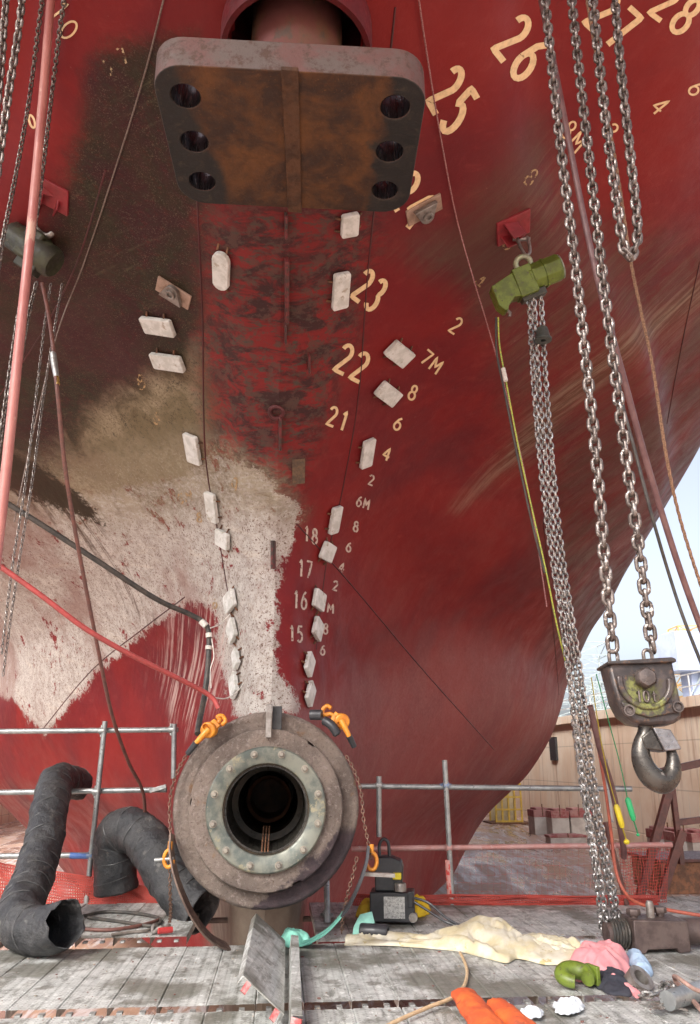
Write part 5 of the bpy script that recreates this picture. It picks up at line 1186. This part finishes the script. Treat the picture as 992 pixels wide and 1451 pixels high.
# ================================================================== RIGGING ROUND THE BOSS
M_ORP = pmat('orange_hoist_paint', (.66, .26, .02), (.5, .17, .015), 14, .42, 0, .3, .002, (.2, .12, .05), 30, .62)
def lever_hoist(px, label, flip=1):
    (hx, hy), (bx, by), (tx, ty), D = px; root = thing('lever_hoist', label, 'lever hoist', W(bx, by, D))
    H, Bc, T = W(hx, hy, D), W(bx, by, D-.02), W(tx, ty, D-.05); d = (T-Bc).normalized(); hd_ = (H-Bc).normalized()
    mb = MB(); mb.lathe([(.001, -.05), (.05, -.05), (.058, -.04), (.058, .03), (.045, .045), (.001, .05)], Bc, Vector((.15*flip, 1, .1)), 22); mb.frame_box(Bc+hd_*.03, hd_*.05, hd_.cross(Vector((0, 1, 0))).normalized()*.035, Vector((0, .03, 0))); mb.build('gear_case', M_ORP, root, bevel=.005)
    mb = MB(); mb.tube([Bc-Vector((0, .05, 0)), Bc+d*.05-Vector((0, .06, 0)), Bc+d*.13-Vector((0, .055, 0))], [.028, .022, .018], 10); mb.build('lever', M_ORP, root)
    mb = MB(); mb.tube([Bc+d*.12-Vector((0, .055, 0)), T], [.024, .021], 12); mb.build('lever_grip', M_PB, root)
    mb = MB(); si = hd_.cross(Vector((0, 1, 0))).normalized()
    mb.tube(smoothpath([Bc+hd_*.06, Bc+hd_*.10, H+si*.03, H+hd_*.03+si*.01, H+hd_*.02-si*.035, H-hd_*.02-si*.035], 6), [.016]*30+[.01], 10); mb.build('hook', M_ORP, root)
    mb = MB(); mb.lathe([(.012, -.03), (.03, -.03), (.03, -.01), (.018, 0), (.018, .03)], Bc+Vector((0, -.05, 0))+si*.03, Vector((0, -1, 0)), 14); mb.build('hand_wheel', M_ORP, root)
lever_hoist(((312, 1020), (297, 1034), (266, 1068), 5.93), 'orange lever hoist on the upper left shoulder of the boss')
lever_hoist(((463, 1008), (484, 1022), (502, 1058), 5.98), 'orange lever hoist on the upper right shoulder of the boss', -1)
mb = MB(); mb.cyl(W(440, 1013, 5.96), W(456, 1013, 5.94), .038, 20); tag(mb.build('chain_drum', M_PB), 'short black drum at the upper right of the boss', 'drum')
mb = MB(); mb.tube(smoothpath([W(458, 1020, 5.93), W(470, 1028, 5.9), W(479, 1042, 5.9)], 5), [.02]+[.034]*9+[.02], 12); tag(mb.build('chain_bag', M_PB), 'black sleeve hanging beside the right orange lever hoist', 'sleeve')
M_CHB = pmat('rusty_thin_chain', (.22, .13, .09), (.14, .09, .07), 40, .55, .5, .2, .001, space='World')
def circ(a0, a1, r, D, k=20): return [(377+r*sin(R(a)), 1148-r*cos(R(a)), D) for a in np.linspace(a0, a1, k)]
def tchain(px, label, pitch=.028, wi=.0042): tag(chain_mb(WP(px, 4), pitch, wi, wi*2.3, 3, 5).build('chain', M_CHB), label, 'chain')
tchain(circ(-42, -94, 137, 5.97)+[(242, 1190, 5.93), (241, 1225, 5.9), (241, 1262, 5.95), (242, 1290, 6.1), (240, 1308, 6.3)], 'thin rusty chain hugging the left rim of the boss')
tchain(circ(56, 86, 137, 5.97)+[(515, 1160, 5.95), (519, 1180, 5.95), (524, 1205, 5.95), (526, 1218, 6.0)], 'thin rusty chain hugging the right rim of the boss')
tchain([(506, 1215, 5.95), (500, 1240, 5.95), (492, 1270, 5.97), (486, 1300, 6.1), (484, 1325, 6.2)], 'dark thin chain hanging under the right rim of the boss')
def band(px, wd, th, label, mat):
    P = WP(px, 8); mb = MB(); L = len(P); vs = []
    for i, p in enumerate(P):
        t = (P[min(i+1, L-1)]-P[max(i-1, 0)]).normalized(); a = Vector((0, 1, 0)); a = (a-t*a.dot(t)).normalized(); b_ = t.cross(a); k_ = sin(pi*min(1, .15+.85*i/L))**.5
        vs += [p+a*wd/2+b_*th/2, p-a*wd/2+b_*th/2, p-a*wd/2-b_*th/2, p+a*wd/2-b_*th/2]
    fs = [(i*4+k, i*4+(k+1) % 4, (i+1)*4+(k+1) % 4, (i+1)*4+k) for i in range(L-1) for k in range(4)]+[(0, 1, 2, 3), tuple((L-1)*4+k for k in range(4))]
    mb.add(vs, fs); return tag(mb.build('steel_band', mat), label, 'steel band')
M_BND = pmat('brown_band', (.16, .11, .085), (.09, .06, .05), 10, .5, .3, .3)
band([(244, 1182, 5.9), (243, 1205, 5.88), (248, 1235, 5.85), (258, 1265, 5.85), (275, 1300, 5.9), (298, 1328, 6.0), (325, 1343, 6.1)], .13, .012, 'curved brown steel band hanging from the left rim of the boss', M_BND)
band([(522, 1200, 5.9), (519, 1222, 5.88), (510, 1250, 5.85), (497, 1278, 5.88), (487, 1293, 5.92)], .11, .020, 'curved black steel band hanging from the right rim of the boss', M_PB)
band([(489, 1290, 5.92), (478, 1304, 5.95), (462, 1320, 6.0), (440, 1333, 6.1), (424, 1338, 6.15)], .10, .012, 'sea green strap continuing the black band down to the planks', pmat('green_strap', (.12, .34, .27), (.08, .24, .2), 12, .6))
blob([(398, 1334), (402, 1326), (415, 1324), (432, 1330), (440, 1338), (420, 1342), (404, 1342)], .09, cloth_mat('sea_green_cloth', (.20, .50, .40), (.14, .38, .3)), 'green_cloth', 'sea green rag beside the upright toe board', 'cloth', 3, 7, .5)
for (x, y, D, lab, s_) in ((240, 1212, 5.86, 'orange hook with steel bar at the left end of the boss chain', -1), (527, 1216, 5.93, 'orange hook holding the right end of the boss chain', 1)):
    r_ = thing('chain_hook', lab, 'hook', W(x, y, D)); c = W(x, y, D)
    mb = MB(); mb.tube([c+X*(.035*sin(q*.35)*s_)+Z*(.055*cos(q*.35)-.02) for q in range(0, 14)], [.014]*12+[.011, .008], 10); mb.tube([c+Z*.035, c+Z*.09], .016, 10); mb.build('hook_bow', M_ORP, r_)
    mb = MB(); mb.cyl(c-X*.10+Z*-.03, c+X*.03+Z*-.02, .012, 12) if s_ < 0 else mb.bar(c-X*.06+Z*-.10, c+X*.16+Z*-.11, .05, .025); mb.build('cross_bar', M_CPL if s_ < 0 else M_STEEL, r_)
wr([(292, 985, 6.1), (318, 990, 6.3), (336, 980, 6.5), (345, 968, 6.6)], .005, 'white cord tying the red hose to the hull', M_TAPE, 'cord', 'cord')
wr([(298, 890, 6.5), (312, 884, 6.6), (326, 870, 6.7)], .005, 'white cord tying the black hose bend to the hull', M_TAPE, 'cord', 'cord')
wr([(300, 905, 6.5), (303, 930, 6.5), (298, 950, 6.48), (299, 975, 6.45)], .006, 'loose white string hanging beside the taped black hose', M_TAPE, 'cord', 'cord')
# ================================================================== DOCK FLOOR AND QUAY
M_CONC = pmat('keel_block_concrete', (.55, .52, .48), (.42, .38, .35), 1.5, .85, space='World')
M_CAP = pmat('red_dusted_timber', (.30, .09, .09), (.40, .22, .2), 2.5, .8, space='World')
def keel_block(px, py, w_, h_, label, grp, d=1.2):
    c = G(px, py, FZ); r_ = thing('keel_block', label, 'keel block', c, grp); mb = MB()
    def bx(z0, z1, a, k):
        mb2 = MB(); P = [S(0, 0, 0)]*0; e = RX; 
        mb2.frame_box(c+Vector((0, 0, (z0+z1)/2))+Vector((UX.x, UX.y, 0))*d/2, Vector((RX.x, RX.y, 0))*a/2, Vector((UX.x, UX.y, 0))*d*k/2, Vector((0, 0, (z1-z0)/2))); return mb2
    bx(0, h_*.66, w_, 1).build('concrete_base', M_CONC, r_, bevel=.03); bx(h_*.66, h_*.92, w_*1.04, 1.02).build('timber_cap', M_CAP, r_, bevel=.02); bx(h_*.92, h_, w_*.7, .9).build('soft_cap', M_CAP, r_, bevel=.02)
    mb = MB(); mb.cyl(c+Vector((0, -.0, h_*.7)), c+Vector((0, 0, h_*1.15)), .03, 8); mb.build('lifting_rod', M_RUST, r_)
for i, (x, y) in enumerate(((771, 1183), (796, 1185), (823, 1184), (848, 1182), (872, 1181))):
    keel_block(x, y, 1.02, 1.45, ['leftmost pale keel block in the row by the dock wall', 'second pale keel block from the left by the dock wall', 'middle pale keel block in the row by the dock wall', 'keel block just left of the thin chains by the dock wall', 'keel block behind the leaning brown pipe by the dock wall'][i], 'keel blocks by the dock wall')
for i, (x, y) in enumerate(((952, 1222), (975, 1226), (1000, 1228))):
    keel_block(x, y, .85, 1.35, ['keel block beyond the right end of the fence', 'keel block second from the right edge beyond the steel frame', 'keel block cut off by the right edge of the photo'][i], 'keel blocks near the right edge')
keel_block(806, 1196, 1.9, .45, 'low red and white block lying before the row of keel blocks', 'keel blocks by the dock wall', .8)
yc = thing('yellow_cage', 'yellow steel cage standing against the dock wall beyond the hull', 'cage', G(722, 1167, FZ)); c = G(722, 1167, FZ); M_YS = pmat('yellow_steel', (.70, .50, .08), (.55, .38, .08), 3, .5)
ux_ = Vector((RX.x, RX.y, 0)); uy_ = Vector((UX.x, UX.y, 0))
for dx in (-.9, -.45, 0, .45, .9):
    for dy in (0, 1.6): mb = MB(); mb.bar(c+ux_*dx+uy_*dy, c+ux_*dx+uy_*dy+Vector((0, 0, 2.6)), .12, .12); mb.build('cage_post', M_YS, yc)
for z_ in (.15, .9, 1.7, 2.55):
    mb = MB(); mb.bar(c-ux_*.95+Vector((0, -.07, z_)), c+ux_*.95+Vector((0, -.07, z_)), .1, .12); mb.build('cage_rail', M_YS, yc)
mb = MB(); mb.frame_box(c+uy_*1.7+Vector((0, 0, 1.3)), ux_*.9, uy_*.03, Vector((0, 0, 1.25))); mb.build('cage_back', pmat('yellow_panel', (.62, .55, .36), (.5, .42, .28), 2, .6), yc)
mb = MB(); mb.frame_box(c+uy_*.5+Vector((0, 0, -.05)), ux_*1.4, uy_*1.2, Vector((0, 0, .14))); mb.build('skid', M_RUST, yc)
p = W(782, 1056, 50); mb = MB(); wall_x = S(DW, 40, 1.9); mb.frame_box(S(DW+.05, 47, 2.1), ux_*.08, uy_*.6, Vector((0, 0, .75))); tag(mb.build('wall_fender', M_PB), 'dark rubber fender plate on the dock wall', 'fender')
# quay railing: posts with two rails
ql = thing('quay_railing', 'pale railing along the top edge of the right dock wall', 'railing', S(DW+.5, 40, WZ)); M_WRL = pmat('pale_rail_paint', (.5, .52, .52), (.4, .4, .4), 3, .5)
for i in range(26):
    t = 8+i*3; mb = MB(); mb.bar(S(DW+.5, t, WZ), S(DW+.5, t, WZ+1.1), .06, .06); mb.build('rail_post', M_WRL, ql)
for z_ in (.55, 1.1): mb = MB(); mb.bar(S(DW+.5, 8, WZ+z_), S(DW+.5, 83, WZ+z_), .05, .05); mb.build('rail_bar', M_WRL, ql)
# lattice masts and access tower behind the wall
M_LAT = pmat('grey_lattice', (.24, .29, .30), (.3, .34, .34), 2, .6); M_OCH = pmat('ochre_lattice', (.62, .36, .10), (.5, .3, .1), 2, .6)
def lattice(cx_, cy_, z0, w_, d_, h_, n_, mat, name, label, cat, levels=True, th=.09):
    r_ = thing(name, label, cat, (cx_, cy_, z0)); base = Vector((cx_, cy_, z0))
    cs = [Vector((-w_/2, -d_/2, 0)), Vector((w_/2, -d_/2, 0)), Vector((w_/2, d_/2, 0)), Vector((-w_/2, d_/2, 0))]
    for c_ in cs: mb = MB(); mb.bar(base+c_, base+c_+Vector((0, 0, h_)), th, th); mb.build('leg', mat, r_)
    for k in range(n_):
        z1, z2 = h_*k/n_, h_*(k+1)/n_
        for a in range(4):
            A, B = base+cs[a], base+cs[(a+1) % 4]; mb = MB()
            mb.bar(A+Vector((0, 0, z2)), B+Vector((0, 0, z2)), th*.8, th*.8); mb.build('level_beam', mat, r_)
            mb = MB(); P1, P2 = (A, B) if (k+a) % 2 else (B, A); mb.bar(P1+Vector((0, 0, z1)), P2+Vector((0, 0, z2)), th*.6, th*.6); mb.build('brace', mat, r_)
    return r_
def qp(px, D): v_ = W(px, 1000, D); return v_.x, v_.y
x, y = qp(838, 62); lattice(x, y, WZ, 2.6, 2.4, 6.2, 6, M_LAT, 'scaffold_tower', 'grey scaffold tower behind the thin chains beyond the dock wall', 'scaffold tower')
x, y = qp(866, 70); lattice(x, y, WZ, 3.5, 2.4, 3.8, 4, M_LAT, 'scaffold_tower', 'low grey scaffold tower behind the hook block', 'scaffold tower')
x, y = qp(815, 75); lattice(x, y, WZ, 4, 2.4, 5, 4, M_LAT, 'scaffold_tower', 'scaffold tower nearest the hull edge beyond the dock wall', 'scaffold tower')
x, y = qp(984, 62); lattice(x, y, WZ+1.2, 1.8, 2, 6.3, 7, M_OCH, 'crane_mast', 'ochre lattice crane mast at the right edge beside the blue cabin', 'crane')
x, y = qp(968, 60); cb_ = thing('crane_cabin', 'blue grey crane cabin on legs behind the hook block', 'crane cabin', (x, y, WZ)); M_BLU = pmat('blue_grey_panel', (.33, .37, .50), (.28, .32, .45), .8, .5)
mb = MB(); mb.box((x-.3, y-1.6, WZ+5.0), (2.3, 2.6, 2.9), R(10)); mb.build('cabin_body', M_BLU, cb_, bevel=.05)
mb = MB(); mb.box((x+.4, y-1.4, WZ+1.8), (1.1, 1.4, 3.6), R(10)); mb.build('machine_column', M_BLU, cb_, bevel=.04)
for dx, dy in ((-1.2, -2.2), (1.0, -2.2), (-1.2, -.6), (1.0, -.6)): mb = MB(); mb.bar((x+dx-.2, y+dy, WZ), (x+dx-.2, y+dy, WZ+3.6), .14, .14); mb.build('cabin_leg', M_LAT, cb_)
mb = MB(); mb.bar((x-1.4, y-2.2, WZ+.2), (x+.8, y-2.2, WZ+3.4), .1, .1); mb.build('brace', M_LAT, cb_)
M_SHED = pmat('pale_shed_panel', (.55, .60, .62), (.45, .5, .52), 1, .6); M_DKW = pmat('dark_window', (.06, .08, .1), (.05, .06, .08), 3, .2)
for i, (px, D, w_, h_) in enumerate(((905, 85, 9, 2.6), (948, 90, 6, 3.4), (862, 95, 8, 2.8), (1010, 75, 5, 3.0))):
    x, y = qp(px, D); r_ = thing('site_hut', ['long pale hut on the quay behind the hook block', 'taller pale hut on the quay left of the blue cabin', 'pale hut on the quay beyond the scaffold towers', 'pale hut on the quay at the right edge'][i], 'hut', (x, y, WZ))
    mb = MB(); mb.box((x, y, WZ+h_/2), (w_, 3, h_), R(5)); mb.build('wall', M_SHED, r_); mb = MB(); mb.box((x, y, WZ+h_+.08), (w_+.4, 3.4, .16), R(5)); mb.build('roof', M_WRL, r_)
    for k in range(3): mb = MB(); mb.box((x-w_*.32+k*w_*.32, y-1.52+(-w_*.32+k*w_*.32)*.087, WZ+h_*.6), (w_*.16, .06, h_*.32), R(5)); mb.build('window', M_DKW, r_)

# grit and chips scattered over the planks: uncountable
mb = MB(); rg = random.Random(5)
for i in range(900):
    s_, t_ = rg.uniform(-3.6, 4.4), rg.uniform(-1.75, 1.8)
    if t_ > .2 and -.6 < s_ < .45: continue
    z_ = .047 if (t_ > .3 and s_ < -.55) else (.001 if t_ > -1.2 else -.011); p = S(s_, t_, z_); r = rg.uniform(.002, .008)*(1 if rg.random() < .9 else 1.8)
    a, b_ = rg.uniform(0, 6.3), rg.uniform(.4, 1)
    mb.prism([(r*cos(a+q)*rg.uniform(.6, 1.2), r*b_*sin(a+q)*rg.uniform(.6, 1.2)) for q in (0, 1.4, 2.8, 4.2, 5.3)], p, Vector((1, 0, 0)), Vector((0, 1, 0)), Vector((0, 0, r*.5)))
tag(mb.build('paint_chips', pmat('paint_chip', (.16, .05, .045), (.30, .27, .22), 9, .8, space='World'), None, smooth=0), 'rust and paint chips scattered over the steel planks', 'debris', None, 'stuff')
